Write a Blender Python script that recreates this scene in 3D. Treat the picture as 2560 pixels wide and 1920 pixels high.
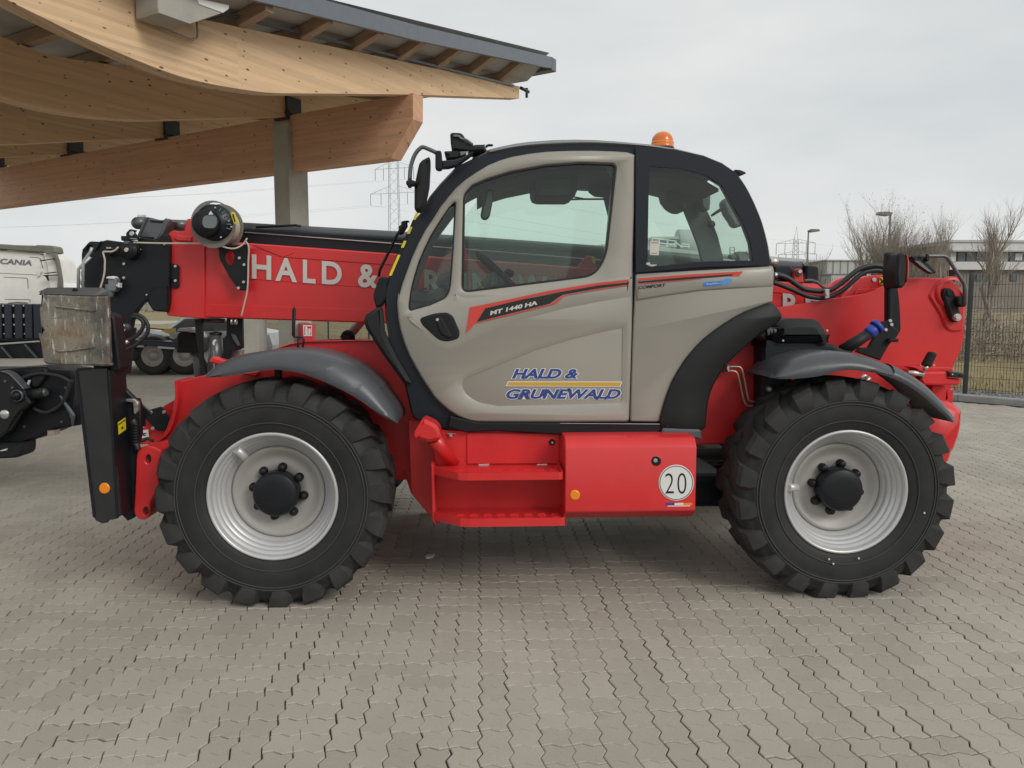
import bpy, bmesh, math, random
from mathutils import Vector, Matrix
from mathutils.geometry import tessellate_polygon
random.seed(7)
R = math.radians
sc = bpy.context.scene
for o in list(bpy.data.objects): bpy.data.objects.remove(o)

# ------------------------------------------------------------------ camera
CAM_Y, CAM_Z, YAW, PITCH, FPX = -4.011, 1.595, R(2.5), R(5.65), 1920.0
cd = bpy.data.cameras.new('camera'); cam = bpy.data.objects.new('camera', cd)
sc.collection.objects.link(cam); sc.camera = cam
cd.sensor_width = 36; cd.lens = 27.0; cd.clip_start = .05; cd.clip_end = 3000
cam.location = (0, CAM_Y, CAM_Z); cam.rotation_euler = (R(90)-PITCH, 0, -YAW)

# ------------------------------------------------------------------ overcast daylight
SUN_EL, SUN_AZ = R(33), R(138)         # the bright part of the cloud: to the right, on the side of the camera
w = bpy.data.worlds.new('World'); sc.world = w; w.use_nodes = True
nt = w.node_tree; N = nt.nodes; L = nt.links
bg = N['Background']; bg.inputs['Strength'].default_value = .1
sky = N.new('ShaderNodeTexSky'); sky.sky_type = 'NISHITA'; sky.sun_disc = False
sky.sun_elevation = SUN_EL; sky.sun_rotation = SUN_AZ
hs = N.new('ShaderNodeHueSaturation'); hs.inputs['Saturation'].default_value = .35
L.new(sky.outputs[0], hs.inputs['Color'])
tc = N.new('ShaderNodeTexCoord'); mp = N.new('ShaderNodeMapping'); mp.inputs['Scale'].default_value = (1, 1, 3.2)
L.new(tc.outputs['Generated'], mp.inputs[0])
nz = N.new('ShaderNodeTexNoise'); nz.inputs['Scale'].default_value = 2.1; nz.inputs['Detail'].default_value = 5; nz.inputs['Roughness'].default_value = .5
L.new(mp.outputs[0], nz.inputs['Vector'])
rp_ = N.new('ShaderNodeValToRGB'); L.new(nz.outputs[0], rp_.inputs[0])
rp_.color_ramp.elements[0].position = .3; rp_.color_ramp.elements[0].color = (6.35, 6.8, 7.0, 1)
rp_.color_ramp.elements[1].position = .72; rp_.color_ramp.elements[1].color = (8.7, 8.65, 8.45, 1)
mx = N.new('ShaderNodeMixRGB'); mx.inputs[0].default_value = .93
L.new(hs.outputs[0], mx.inputs[1]); L.new(rp_.outputs[0], mx.inputs[2]); L.new(mx.outputs[0], bg.inputs['Color'])
sd = bpy.data.lights.new('sun', 'SUN'); sd.energy = 1.4; sd.angle = R(24); sd.color = (1, .96, .9)
sun = bpy.data.objects.new('sun', sd); sc.collection.objects.link(sun)
sdir = Vector((math.sin(SUN_AZ)*math.cos(SUN_EL), math.cos(SUN_AZ)*math.cos(SUN_EL), math.sin(SUN_EL)))
sun.rotation_euler = sdir.to_track_quat('Z', 'Y').to_euler()
vs = sc.view_settings; vs.view_transform = 'Standard'; vs.look = 'None'; vs.exposure = 0; vs.gamma = 1; vs.use_curve_mapping = False
sc.cycles.use_denoising = True; sc.cycles.max_bounces = 8; sc.cycles.transparent_max_bounces = 24

# ------------------------------------------------------------------ helpers
cF = Vector((math.sin(YAW)*math.cos(PITCH), math.cos(YAW)*math.cos(PITCH), -math.sin(PITCH)))
cR = Vector((math.cos(YAW), -math.sin(YAW), 0))
cU = cR.cross(cF)
cO = Vector((0, CAM_Y, CAM_Z))
def ray(u, v): return cF + cR*((u-1280)/FPX) + cU*((960-v)/FPX)
def at(u, v, y):                       # measured point of the photograph -> metres on the upright plane at depth y
    d = ray(u, v); return cO + d*((y-CAM_Y)/d.y)
def gnd(u, v, z=0):
    d = ray(u, v); return cO + d*((z-CAM_Z)/d.z)
def onp(u, v, p, n):                   # on a plane through p with normal n
    d = ray(u, v); return cO + d*((p-cO).dot(n)/d.dot(n))
CR = dict(A=(0,0,1.728), B=(0,480,3.456), C=(0,880,3.19), D=(480,480,3.456), E=(960,300,3.456), F=(1500,300,3.456),
          G=(1880,480,3.19), H=(1000,980,2.765), I=(360,900,2.593), J=(1760,900,2.593), K=(960,660,3.16), L=(1560,660,3.607),
          M=(480,740,4.608), N=(2240,480,2.9625), O=(0,600,6.9125), P=(0,830,5.028), Q=(280,740,6.379), R=(180,520,5.53),
          S=(960,320,6.914), T=(1900,620,4.88), U=(1000,560,6.9125), V=(1560,480,5.821), W=(2140,820,4.366), X=(320,1000,5.1875),
          Y=(200,900,3.95), Z=(0,0,3.456), AA=(900,360,4.88), AB=(620,760,6.506), AC=(1900,480,3.3515), AD=(1700,820,5.53), S0=(0,0,1))
def cr(k, *p):
    ox, oy, s = CR[k]; return [(ox+q[0]/s, oy+q[1]/s)+tuple(q[2:]) for q in p]
def c1(k, x, y): ox, oy, s = CR[k]; return (ox+x/s, oy+y/s)
def fil(pts, n=5):                     # (u,v,r): round that corner with radius r
    out = []; m = len(pts)
    for i, p in enumerate(pts):
        r = p[2] if len(p) > 2 else 0
        P = Vector(p[:2])
        if r <= 0: out.append(tuple(P)); continue
        a = Vector(pts[i-1][:2])-P; b = Vector(pts[(i+1) % m][:2])-P
        la, lb = a.length, b.length; a.normalize(); b.normalize()
        d = min(r, la*.49, lb*.49)
        p0, p2 = P+a*d, P+b*d
        for k in range(n+1):
            t = k/n; q = p0*(1-t)**2 + P*2*t*(1-t) + p2*t*t; out.append(tuple(q))
    return out
def cat(pts, n=6, closed=False):       # Catmull-Rom through the points (any dimension)
    P = [Vector(p) for p in pts]; m = len(P); out = []
    rng = m if closed else m-1
    for i in range(rng):
        p1, p2 = P[i], P[(i+1) % m]
        p0 = P[i-1] if (closed or i > 0) else p1*2-p2
        p3 = P[(i+2) % m] if (closed or i+2 < m) else p2*2-p1
        for k in range(n):
            t = k/n
            out.append(.5*((2*p1)+(p2-p0)*t+(2*p0-5*p1+4*p2-p3)*t*t+(3*p1-p0-3*p2+p3)*t**3))
    if not closed: out.append(P[-1])
    return [tuple(q) for q in out]
def resamp(pts, n):
    P = [Vector(p) for p in pts]; d = [0]
    for i in range(1, len(P)): d.append(d[-1]+(P[i]-P[i-1]).length)
    out = []; j = 0
    for k in range(n):
        s = d[-1]*k/(n-1)
        while j < len(d)-2 and d[j+1] < s: j += 1
        t = (s-d[j])/max(1e-9, d[j+1]-d[j]); out.append(P[j].lerp(P[j+1], min(1, max(0, t))))
    return out
def wloc(o):
    p = Vector((0, 0, 0))
    while o: p += o.location; o = o.parent
    return p
def area2(p): return sum(p[i-1][0]*p[i][1]-p[i][0]*p[i-1][1] for i in range(len(p)))/2
def inset2(p, w):                      # shrink a counter-clockwise loop by w (or grow it: negative)
    n = len(p); out = []
    for i in range(n):
        a, b, c = Vector(p[i-1]), Vector(p[i]), Vector(p[(i+1) % n])
        e1 = (b-a); e2 = (c-b)
        if e1.length < 1e-7 or e2.length < 1e-7: out.append(tuple(b)); continue
        e1.normalize(); e2.normalize()
        n1 = Vector((-e1.y, e1.x)); n2 = Vector((-e2.y, e2.x)); m = n1+n2
        if m.length < .3: m = n1
        m.normalize(); k = max(.45, m.dot(n1)); out.append(tuple(b+m*(w/k)))
    return out
class MB:
    def __init__(s): s.v = []; s.f = []; s.sm = []
    def add(s, vs, fs, smooth=False):
        o = len(s.v); s.v += [tuple(x) for x in vs]; s.f += [tuple(i+o for i in f) for f in fs]; s.sm += [smooth]*len(fs)
        return s
    def box(s, x0, x1, y0, y1, z0, z1, b=0):
        if b <= 0:
            vs = [(x, y, z) for z in (z0, z1) for y in (y0, y1) for x in (x0, x1)]
            return s.add(vs, [(0,2,3,1),(4,5,7,6),(0,1,5,4),(2,6,7,3),(0,4,6,2),(1,3,7,5)])
        bm = bmesh.new(); bmesh.ops.create_cube(bm, size=1)
        for v in bm.verts: v.co = Vector(((x0+x1)/2+v.co.x*(x1-x0), (y0+y1)/2+v.co.y*(y1-y0), (z0+z1)/2+v.co.z*(z1-z0)))
        bmesh.ops.bevel(bm, geom=bm.edges[:], offset=b, segments=2, affect='EDGES', profile=.5)
        bm.verts.index_update()
        s.add([v.co for v in bm.verts], [[v.index for v in f.verts] for f in bm.faces]); bm.free(); return s
    def obox(s, a, b, h, d, up=(0,0,1)):     # bar from a to b, h along up, d across
        a, b = Vector(a), Vector(b); t = (b-a).normalized(); up = Vector(up)
        side = t.cross(up).normalized()*d/2; u2 = side.cross(t).normalized()*h/2
        vs = [p+i*side+j*u2 for p in (a, b) for i in (-1, 1) for j in (-1, 1)]
        return s.add(vs, [(0,1,3,2),(4,6,7,5),(0,2,6,4),(1,5,7,3),(0,4,5,1),(2,3,7,6)])
    def prism(s, loops, to3, d, ch=None):
        """loops: 2-D loops (first the outline, then holes), to3(x,y)->Vector front plane, d: Vector to the back.
        ch: per-loop (inset, depth fraction of d) chamfer on the front."""
        L2 = []
        for k, lp in enumerate(loops):
            lp = [tuple(q[:2]) for q in lp]
            if (area2(lp) > 0) == (k > 0): lp = lp[::-1]     # outline ccw, holes cw
            L2.append(lp)
        ch = ch or [(0, 0)]*len(L2)
        tops = []; allv = []
        for lp, (wi, hd) in zip(L2, ch):
            tops.append(inset2(lp, wi) if wi else lp)
        tri = tessellate_polygon([[Vector((x, y, 0)) for x, y in lp] for lp in tops])
        flat = [q for lp in tops for q in lp]
        s.add([to3(*q) for q in flat], tri)
        base = 0
        for lp, tp, (wi, hd) in zip(L2, tops, ch):
            n = len(lp)
            r0 = [to3(*q) for q in tp]; r1 = [to3(*q)+d*hd for q in lp]; r2 = [to3(*q)+d for q in lp]
            if wi or hd: s.add(r0+r1, [(i, (i+1) % n, n+(i+1) % n, n+i) for i in range(n)], n > 16)
            s.add(r1+r2, [(i, (i+1) % n, n+(i+1) % n, n+i) for i in range(n)])
        flat2 = [q for lp in L2 for q in lp]
        tri2 = tessellate_polygon([[Vector((x, y, 0)) for x, y in lp] for lp in L2])
        s.add([to3(*q)+d for q in flat2], [t[::-1] for t in tri2])
        return s
    def plate(s, loops, y, t, ch=.004, chs=None):
        """loops measured on the photograph, standing in the plane y, t metres thick (backwards)"""
        W = []
        for lp in loops:
            W.append([(lambda p: (p.x, p.z))(at(q[0], q[1], y)) for q in lp])
        c = chs or [(ch, min(.9, ch/t))]*len(W)
        return s.prism(W, lambda x, z: Vector((x, y, z)), Vector((0, t, 0)), c)
    def tube(s, pts, r, n=8, smooth_n=0, caps=True):
        if smooth_n: pts = cat(pts, smooth_n)
        P = [Vector(p) for p in pts]; m = len(P); rr = r if isinstance(r, (list, tuple)) else [r]*m
        if len(rr) != m: rr = [rr[0]+(rr[-1]-rr[0])*i/(m-1) for i in range(m)]
        vs = []; up = None
        for i in range(m):
            t = (P[min(i+1, m-1)]-P[max(i-1, 0)])
            if t.length < 1e-9: t = Vector((0, 0, 1))
            t.normalize()
            if up is None: up = Vector((0, 0, 1)) if abs(t.z) < .9 else Vector((1, 0, 0))
            a = (up-t*up.dot(t))
            if a.length < 1e-4: a = t.orthogonal()
            a.normalize(); b = t.cross(a); up = a
            vs += [P[i]+(a*math.cos(2*math.pi*k/n)+b*math.sin(2*math.pi*k/n))*rr[i] for k in range(n)]
        fs = [(i*n+k, i*n+(k+1) % n, (i+1)*n+(k+1) % n, (i+1)*n+k) for i in range(m-1) for k in range(n)]
        s.add(vs, fs, n > 5)
        if caps: s.add(vs[:n], [tuple(range(n))[::-1]]); s.add(vs[-n:], [tuple(range(n))])
        return s
    def lathe(s, prof, c, axis='y', seg=48, smooth=True, closed=False):
        vs = []; m = len(prof); c = Vector(c)
        for r, h in prof:
            for k in range(seg):
                a = 2*math.pi*k/seg; x, z = r*math.cos(a), r*math.sin(a)
                vs.append(c+(Vector((x, h, z)) if axis == 'y' else Vector((x, z, h)) if axis == 'z' else Vector((h, x, z))))
        fs = [(i*seg+k, i*seg+(k+1) % seg, (i+1)*seg+(k+1) % seg, (i+1)*seg+k) for i in range(m-1) for k in range(seg)]
        return s.add(vs, fs, smooth)
    def disc(s, u, v, y, rpx, t, n=24, kx=1.0, ch=.15):
        lp = [(u+rpx*kx*math.cos(2*math.pi*i/n), v+rpx*math.sin(2*math.pi*i/n)) for i in range(n)]
        return s.plate([lp], y, t, rpx/480*ch)
    def build(s, name, m, parent=None, flip=True, uvless=True):
        me = bpy.data.meshes.new(name); off = wloc(parent) if parent else Vector((0, 0, 0))
        me.from_pydata([tuple(Vector(v)-off) for v in s.v], [], s.f)
        me.polygons.foreach_set('use_smooth', s.sm)
        if flip:
            bm = bmesh.new(); bm.from_mesh(me)
            bmesh.ops.remove_doubles(bm, verts=bm.verts[:], dist=1e-5)
            bmesh.ops.recalc_face_normals(bm, faces=bm.faces[:]); bm.to_mesh(me); bm.free()
        me.update()
        o = bpy.data.objects.new(name, me); sc.collection.objects.link(o)
        if m: me.materials.append(m)
        if parent: o.parent = parent
        return o
def sharp(o, ang=32):
    me = o.data; me.polygons.foreach_set('use_smooth', [True]*len(me.polygons))
    me.set_sharp_from_angle(angle=R(ang)); return o
def thing(name, label, cat_, loc=(0,0,0), group=None):
    o = bpy.data.objects.new(name, None); sc.collection.objects.link(o); o.location = loc; o.empty_display_size = .2
    o['label'] = label; o['category'] = cat_
    if group: o['group'] = group
    return o
def tag(o, label=None, cat_=None, group=None, kind=None):
    if label: o['label'] = label
    if cat_: o['category'] = cat_
    if group: o['group'] = group
    if kind: o['kind'] = kind
    return o
def hub(name, parent, loc):            # an empty that gathers the pieces of one part
    o = bpy.data.objects.new(name, None); sc.collection.objects.link(o); o.parent = parent; o.empty_display_size = .1
    o.location = Vector(loc)-wloc(parent); return o
def plate(name, m, parent, loops, y, t, ch=.004, sh=True, chs=None):
    o = MB().plate(loops, y, t, ch, chs).build(name, m, parent)
    return sharp(o) if sh else o
def bolts(name, parent, lst, y, rpx, m, t=.012):
    for u, v in lst: MB().disc(u, v, y, rpx, t, 8).build(name, m, parent)
# text: mesh of the built-in font, laid into a parallelogram measured on the photograph
_tc = {}
def tverts(st, off, shear):
    k = (st, off, shear)
    if k not in _tc:
        c = bpy.data.curves.new('t', 'FONT'); c.body = st; c.size = 1; c.offset = off; c.shear = shear; c.resolution_u = 6
        o = bpy.data.objects.new('t', c); me = bpy.data.meshes.new_from_object(o)
        _tc[k] = ([v.co.copy() for v in me.vertices], [tuple(p.vertices) for p in me.polygons])
        bpy.data.objects.remove(o); bpy.data.meshes.remove(me)
    return _tc[k]
def text(name, st, bl, br, tl, y, m, parent, off=.02, shear=0, ref=None, flat=None):
    V, Fc = tverts(st, off, shear); RV = tverts(*ref)[0] if ref else V
    x0, x1 = min(v.x for v in RV), max(v.x for v in RV); y0, y1 = min(v.y for v in RV), max(v.y for v in RV)
    f = flat or (lambda u, v: at(u, v, y))
    B, X, Y = f(*bl), f(*br), f(*tl)
    return MB().add([B+(X-B)*((v.x-x0)/(x1-x0))+(Y-B)*((v.y-y0)/(y1-y0)) for v in V], Fc).build(name, m, parent, flip=False)

# ------------------------------------------------------------------ materials
def mat(name, col, rough=.5, metal=0, var=.0, vs=8., bump=0., bs=60., coat=0., col2=None, stretch=None, spec=None, emit=None, rvar=0.):
    m = bpy.data.materials.new(name); m.use_nodes = True; t = m.node_tree; b = t.nodes['Principled BSDF']
    b.inputs['Base Color'].default_value = (*col, 1); b.inputs['Roughness'].default_value = rough; b.inputs['Metallic'].default_value = metal
    if coat: b.inputs['Coat Weight'].default_value = coat; b.inputs['Coat Roughness'].default_value = .12
    if spec is not None: b.inputs['Specular IOR Level'].default_value = spec
    if emit: b.inputs['Emission Color'].default_value = (*col, 1); b.inputs['Emission Strength'].default_value = emit
    if var or bump or rvar:
        g = t.nodes.new('ShaderNodeNewGeometry'); mpn = t.nodes.new('ShaderNodeMapping')
        t.links.new(g.outputs['Position'], mpn.inputs[0])
        if stretch: mpn.inputs['Scale'].default_value = stretch
    if var:
        n = t.nodes.new('ShaderNodeTexNoise'); n.inputs['Scale'].default_value = vs; n.inputs['Detail'].default_value = 6; n.inputs['Roughness'].default_value = .6
        t.links.new(mpn.outputs[0], n.inputs['Vector'])
        rr = t.nodes.new('ShaderNodeValToRGB'); rr.color_ramp.elements[0].position = .32; rr.color_ramp.elements[1].position = .7
        c2 = col2 or tuple(min(1, c*(1+var)) for c in col)
        c1_ = col if col2 else tuple(c*(1-var) for c in col)
        rr.color_ramp.elements[0].color = (*c1_, 1); rr.color_ramp.elements[1].color = (*c2, 1)
        t.links.new(n.outputs[0], rr.inputs[0]); t.links.new(rr.outputs[0], b.inputs['Base Color'])
        if rvar:
            mr = t.nodes.new('ShaderNodeMapRange'); mr.inputs['To Min'].default_value = rough-rvar; mr.inputs['To Max'].default_value = rough+rvar
            t.links.new(n.outputs[0], mr.inputs[0]); t.links.new(mr.outputs[0], b.inputs['Roughness'])
    if bump:
        n2 = t.nodes.new('ShaderNodeTexNoise'); n2.inputs['Scale'].default_value = bs; n2.inputs['Detail'].default_value = 4
        t.links.new(mpn.outputs[0], n2.inputs['Vector'])
        bp = t.nodes.new('ShaderNodeBump'); bp.inputs['Strength'].default_value = bump; bp.inputs['Distance'].default_value = .01
        t.links.new(n2.outputs[0], bp.inputs['Height']); t.links.new(bp.outputs[0], b.inputs['Normal'])
    return m
M = {}
M['red'] = mat('red_paint', (.65,.026,.028), .38, var=.07, vs=3, coat=.2, rvar=.12, bump=.03, bs=9)
M['red2'] = mat('red_frame_paint', (.60,.023,.026), .45, var=.12, vs=4, rvar=.12)
M['beige'] = mat('beige_paint', (.335,.318,.277), .4, var=.03, vs=2, coat=.2, rvar=.05)
M['black'] = mat('black_paint', (.010,.011,.014), .45, spec=.32, var=.15, vs=6, rvar=.08)
M['plastic'] = mat('dark_plastic', (.0125,.0135,.0145), .55, spec=.35, var=.1, vs=5, bump=.06, bs=400)
M['fender'] = mat('grey_plastic', (.066,.071,.079), .34, var=.06, vs=5, bump=.05, bs=500)
M['trim'] = mat('gloss_black_trim', (.012,.016,.024), .32, spec=.35, var=.05)
M['inter'] = mat('cab_lining', (.11,.117,.122), .7, var=.1)
M['dash'] = mat('dash_plastic', (.16,.19,.19), .6, var=.1)
M['rubber'] = mat('tyre_rubber', (.024,.0245,.0245), .75, col2=(.046,.0455,.043), spec=.3, var=.35, vs=7, bump=.1, bs=90, rvar=.1)
M['side'] = mat('tyre_sidewall', (.015,.0165,.0175), .6, col2=(.029,.029,.028), spec=.35, var=.25, vs=5, rvar=.08)
M['rim'] = mat('silver_rim', (.56,.56,.56), .36, metal=.35, var=.05)
M['disc'] = mat('grey_wheel_disc', (.36,.345,.325), .5, metal=.15, var=.05)
M['steel'] = mat('bare_steel', (.62,.61,.58), .35, metal=.8, var=.1)
M['grey'] = mat('grey_tube', (.115,.122,.132), .32, metal=.3, var=.06, vs=4)
M['white'] = mat('white_decal', (.72,.72,.70), .5)
M['letter'] = mat('letter_grey', (.60,.58,.54), .5, var=.04)
M['decal_red'] = mat('decal_red', (.62,.06,.045), .4)
M['decal_black'] = mat('decal_black', (.015,.014,.014), .4)
M['blue'] = mat('decal_blue', (.03,.06,.27), .4)
M['ltblue'] = mat('decal_light_blue', (.08,.30,.68), .4)
M['capblue'] = mat('blue_cap', (.03,.07,.38), .45)
M['gold'] = mat('decal_gold', (.62,.36,.03), .4)
M['yellow'] = mat('sticker_yellow', (.75,.62,.02), .45)
M['orange'] = mat('orange_reflector', (.85,.26,.01), .3, coat=.4)
M['amber'] = mat('amber_lens', (.75,.17,.015), .15, coat=.5)
M['redlens'] = mat('red_lens', (.5,.01,.01), .15, coat=.5)
M['hose'] = mat('hydraulic_hose', (.022,.023,.026), .5, var=.2, vs=40)
M['pipe'] = mat('zinc_pipe', (.55,.46,.36), .35, metal=.6)
M['rope'] = mat('pale_cable', (.52,.46,.36), .6)
M['reel'] = mat('reel_flange', (.20,.19,.165), .5, metal=.2, var=.1)
M['foot'] = None
M['conc'] = mat('concrete', (.40,.385,.34), .85, var=.12, vs=3, bump=.15, bs=60)
M['sand'] = mat('joint_sand', (.055,.047,.037), .95, var=.2, vs=30)
M['verge'] = mat('fascia_sheet', (.165,.185,.215), .4, metal=.3, var=.05)
M['deck'] = mat('roof_sheet', (.46,.46,.44), .55, var=.06, vs=2)
M['post'] = mat('post_steel', (.05,.055,.06), .45, var=.2)
M['mirror'] = mat('mirror_glass', (.75,.8,.8), .03, metal=1)
M['grass'] = mat('dry_grass', (.17,.135,.06), .95, var=.4, vs=.9, bump=.5, bs=12, col2=(.30,.235,.11))
M['gravel'] = mat('grey_gravel', (.23,.235,.24), .9, var=.3, vs=25)
M['kerb'] = mat('kerb_concrete', (.34,.335,.32), .85, var=.12, vs=6, bump=.1)
M['fence'] = mat('fence_wire', (.035,.038,.042), .5)
M['bark'] = mat('bark', (.18,.155,.13), .9, var=.2, vs=3)
M['twig'] = mat('winter_twigs', (.27,.235,.20), .9, var=.2, vs=1)  # lightened: the low contrast of distant trees is put into the colour
M['bush'] = mat('winter_bush', (.34,.29,.225), .95, var=.3, vs=1)
M['lamp'] = mat('lamp_post_grey', (.17,.16,.155), .5)
M['pylon'] = mat('galvanised_lattice', (.30,.315,.32), .6)
M['wire'] = mat('power_line', (.32,.34,.35), .6)
M['hall'] = mat('pale_cladding', (.46,.47,.46), .6, var=.04, vs=.3)
M['hall2'] = mat('grey_cladding', (.42,.43,.43), .6, var=.05, vs=.3)
M['office'] = mat('office_render', (.58,.585,.58), .7, var=.04, vs=.4)
M['brown'] = mat('brown_plinth', (.21,.185,.16), .8, var=.08, vs=.6)
M['pane'] = mat('office_glass', (.06,.075,.085), .08, spec=.8)
M['frame'] = mat('window_frame', (.20,.20,.20), .5)
M['truckw'] = mat('truck_white', (.80,.79,.74), .4, var=.06, vs=2, coat=.2)
M['truckg'] = mat('truck_deflector', (.17,.16,.13), .55, var=.15, vs=3)
M['navy'] = mat('trailer_navy', (.018,.021,.036), .5, var=.1)
M['alu'] = mat('alu_deck', (.50,.50,.49), .45, metal=.3, var=.15, vs=2)
M['silver'] = mat('silver_car', (.45,.46,.47), .3, metal=.5)
M['ext'] = mat('extinguisher_red', (.56,.03,.04), .4)
def glass_mat(name, tint, gl=.06):
    m = bpy.data.materials.new(name); m.use_nodes = True; t = m.node_tree; t.nodes.remove(t.nodes['Principled BSDF'])
    tr = t.nodes.new('ShaderNodeBsdfTransparent'); tr.inputs[0].default_value = (*tint, 1)
    gb = t.nodes.new('ShaderNodeBsdfGlossy'); gb.inputs['Roughness'].default_value = .02
    fr = t.nodes.new('ShaderNodeFresnel'); fr.inputs[0].default_value = 1.45
    mx_ = t.nodes.new('ShaderNodeMixShader'); t.links.new(fr.outputs[0], mx_.inputs[0]); t.links.new(tr.outputs[0], mx_.inputs[1]); t.links.new(gb.outputs[0], mx_.inputs[2])
    t.links.new(mx_.outputs[0], t.nodes['Material Output'].inputs[0]); return m
M['glass'] = glass_mat('cab_glass', (.905,.968,.93))
def timber(name, col, dark, knots=True):
    m = bpy.data.materials.new(name); m.use_nodes = True; t = m.node_tree; b = t.nodes['Principled BSDF']; b.inputs['Roughness'].default_value = .62
    at_ = t.nodes.new('ShaderNodeAttribute'); at_.attribute_name = 'along'       # (along the beam, height, 0) in metres
    mp1 = t.nodes.new('ShaderNodeMapping'); mp1.inputs['Scale'].default_value = (.8, 14, 1); t.links.new(at_.outputs['Vector'], mp1.inputs[0])
    n = t.nodes.new('ShaderNodeTexNoise'); n.inputs['Scale'].default_value = 3; n.inputs['Detail'].default_value = 5; t.links.new(mp1.outputs[0], n.inputs['Vector'])
    r1 = t.nodes.new('ShaderNodeValToRGB'); r1.color_ramp.elements[0].position = .25; r1.color_ramp.elements[1].position = .75
    r1.color_ramp.elements[0].color = (*dark, 1); r1.color_ramp.elements[1].color = (*col, 1); t.links.new(n.outputs[0], r1.inputs[0])
    # lamellas: each glued layer has its own slight tone
    sx = t.nodes.new('ShaderNodeSeparateXYZ'); t.links.new(at_.outputs['Vector'], sx.inputs[0])
    ml = t.nodes.new('ShaderNodeMath'); ml.operation = 'MULTIPLY'; ml.inputs[1].default_value = 25; t.links.new(sx.outputs[1], ml.inputs[0])
    fl = t.nodes.new('ShaderNodeMath'); fl.operation = 'FLOOR'; t.links.new(ml.outputs[0], fl.inputs[0])
    mu = t.nodes.new('ShaderNodeMath'); mu.operation = 'MULTIPLY'; mu.inputs[1].default_value = .29; t.links.new(sx.outputs[0], mu.inputs[0])
    wn0 = t.nodes.new('ShaderNodeMath'); wn0.operation = 'FLOOR'; t.links.new(mu.outputs[0], wn0.inputs[0])
    cb = t.nodes.new('ShaderNodeCombineXYZ'); t.links.new(fl.outputs[0], cb.inputs[0]); t.links.new(wn0.outputs[0], cb.inputs[1])
    wn = t.nodes.new('ShaderNodeTexWhiteNoise'); wn.noise_dimensions = '3D'; t.links.new(cb.outputs[0], wn.inputs['Vector'])
    mr = t.nodes.new('ShaderNodeMapRange'); mr.inputs['To Min'].default_value = .88; mr.inputs['To Max'].default_value = 1.08; t.links.new(wn.outputs[0], mr.inputs[0])
    mm = t.nodes.new('ShaderNodeMixRGB'); mm.blend_type = 'MULTIPLY'; mm.inputs[0].default_value = 1; t.links.new(r1.outputs[0], mm.inputs[1]); t.links.new(mr.outputs[0], mm.inputs[2])
    out = mm.outputs[0]
    if knots:
        mp2 = t.nodes.new('ShaderNodeMapping'); mp2.inputs['Scale'].default_value = (3.6, 9, 1); t.links.new(at_.outputs['Vector'], mp2.inputs[0])
        v = t.nodes.new('ShaderNodeTexVoronoi'); v.voronoi_dimensions = '2D'; v.inputs['Scale'].default_value = 1.0; v.inputs['Randomness'].default_value = 1; t.links.new(mp2.outputs[0], v.inputs['Vector'])
        wv = t.nodes.new('ShaderNodeSeparateColor'); t.links.new(v.outputs['Color'], wv.inputs[0])
        th = t.nodes.new('ShaderNodeMapRange'); th.inputs['From Min'].default_value = .45; th.inputs['From Max'].default_value = 1; th.inputs['To Min'].default_value = 0; th.inputs['To Max'].default_value = .115
        t.links.new(wv.outputs[0], th.inputs[0])
        lt = t.nodes.new('ShaderNodeMath'); lt.operation = 'SUBTRACT'; t.links.new(th.outputs[0], lt.inputs[0]); t.links.new(v.outputs['Distance'], lt.inputs[1])
        ks = t.nodes.new('ShaderNodeMapRange'); ks.inputs['From Min'].default_value = 0; ks.inputs['From Max'].default_value = .04; t.links.new(lt.outputs[0], ks.inputs[0])
        mk = t.nodes.new('ShaderNodeMixRGB'); mk.inputs[2].default_value = (.10,.045,.02,1); t.links.new(ks.outputs[0], mk.inputs[0]); t.links.new(out, mk.inputs[1]); out = mk.outputs[0]
    t.links.new(out, b.inputs['Base Color']); return m
M['glulam'] = timber('glulam_pale', (.77,.55,.34), (.69,.465,.27))
M['glulam2'] = timber('glulam_girder', (.72,.43,.275), (.62,.35,.21))
M['rafter'] = timber('rafter_timber', (.44,.32,.235), (.37,.26,.185), False)
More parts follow.
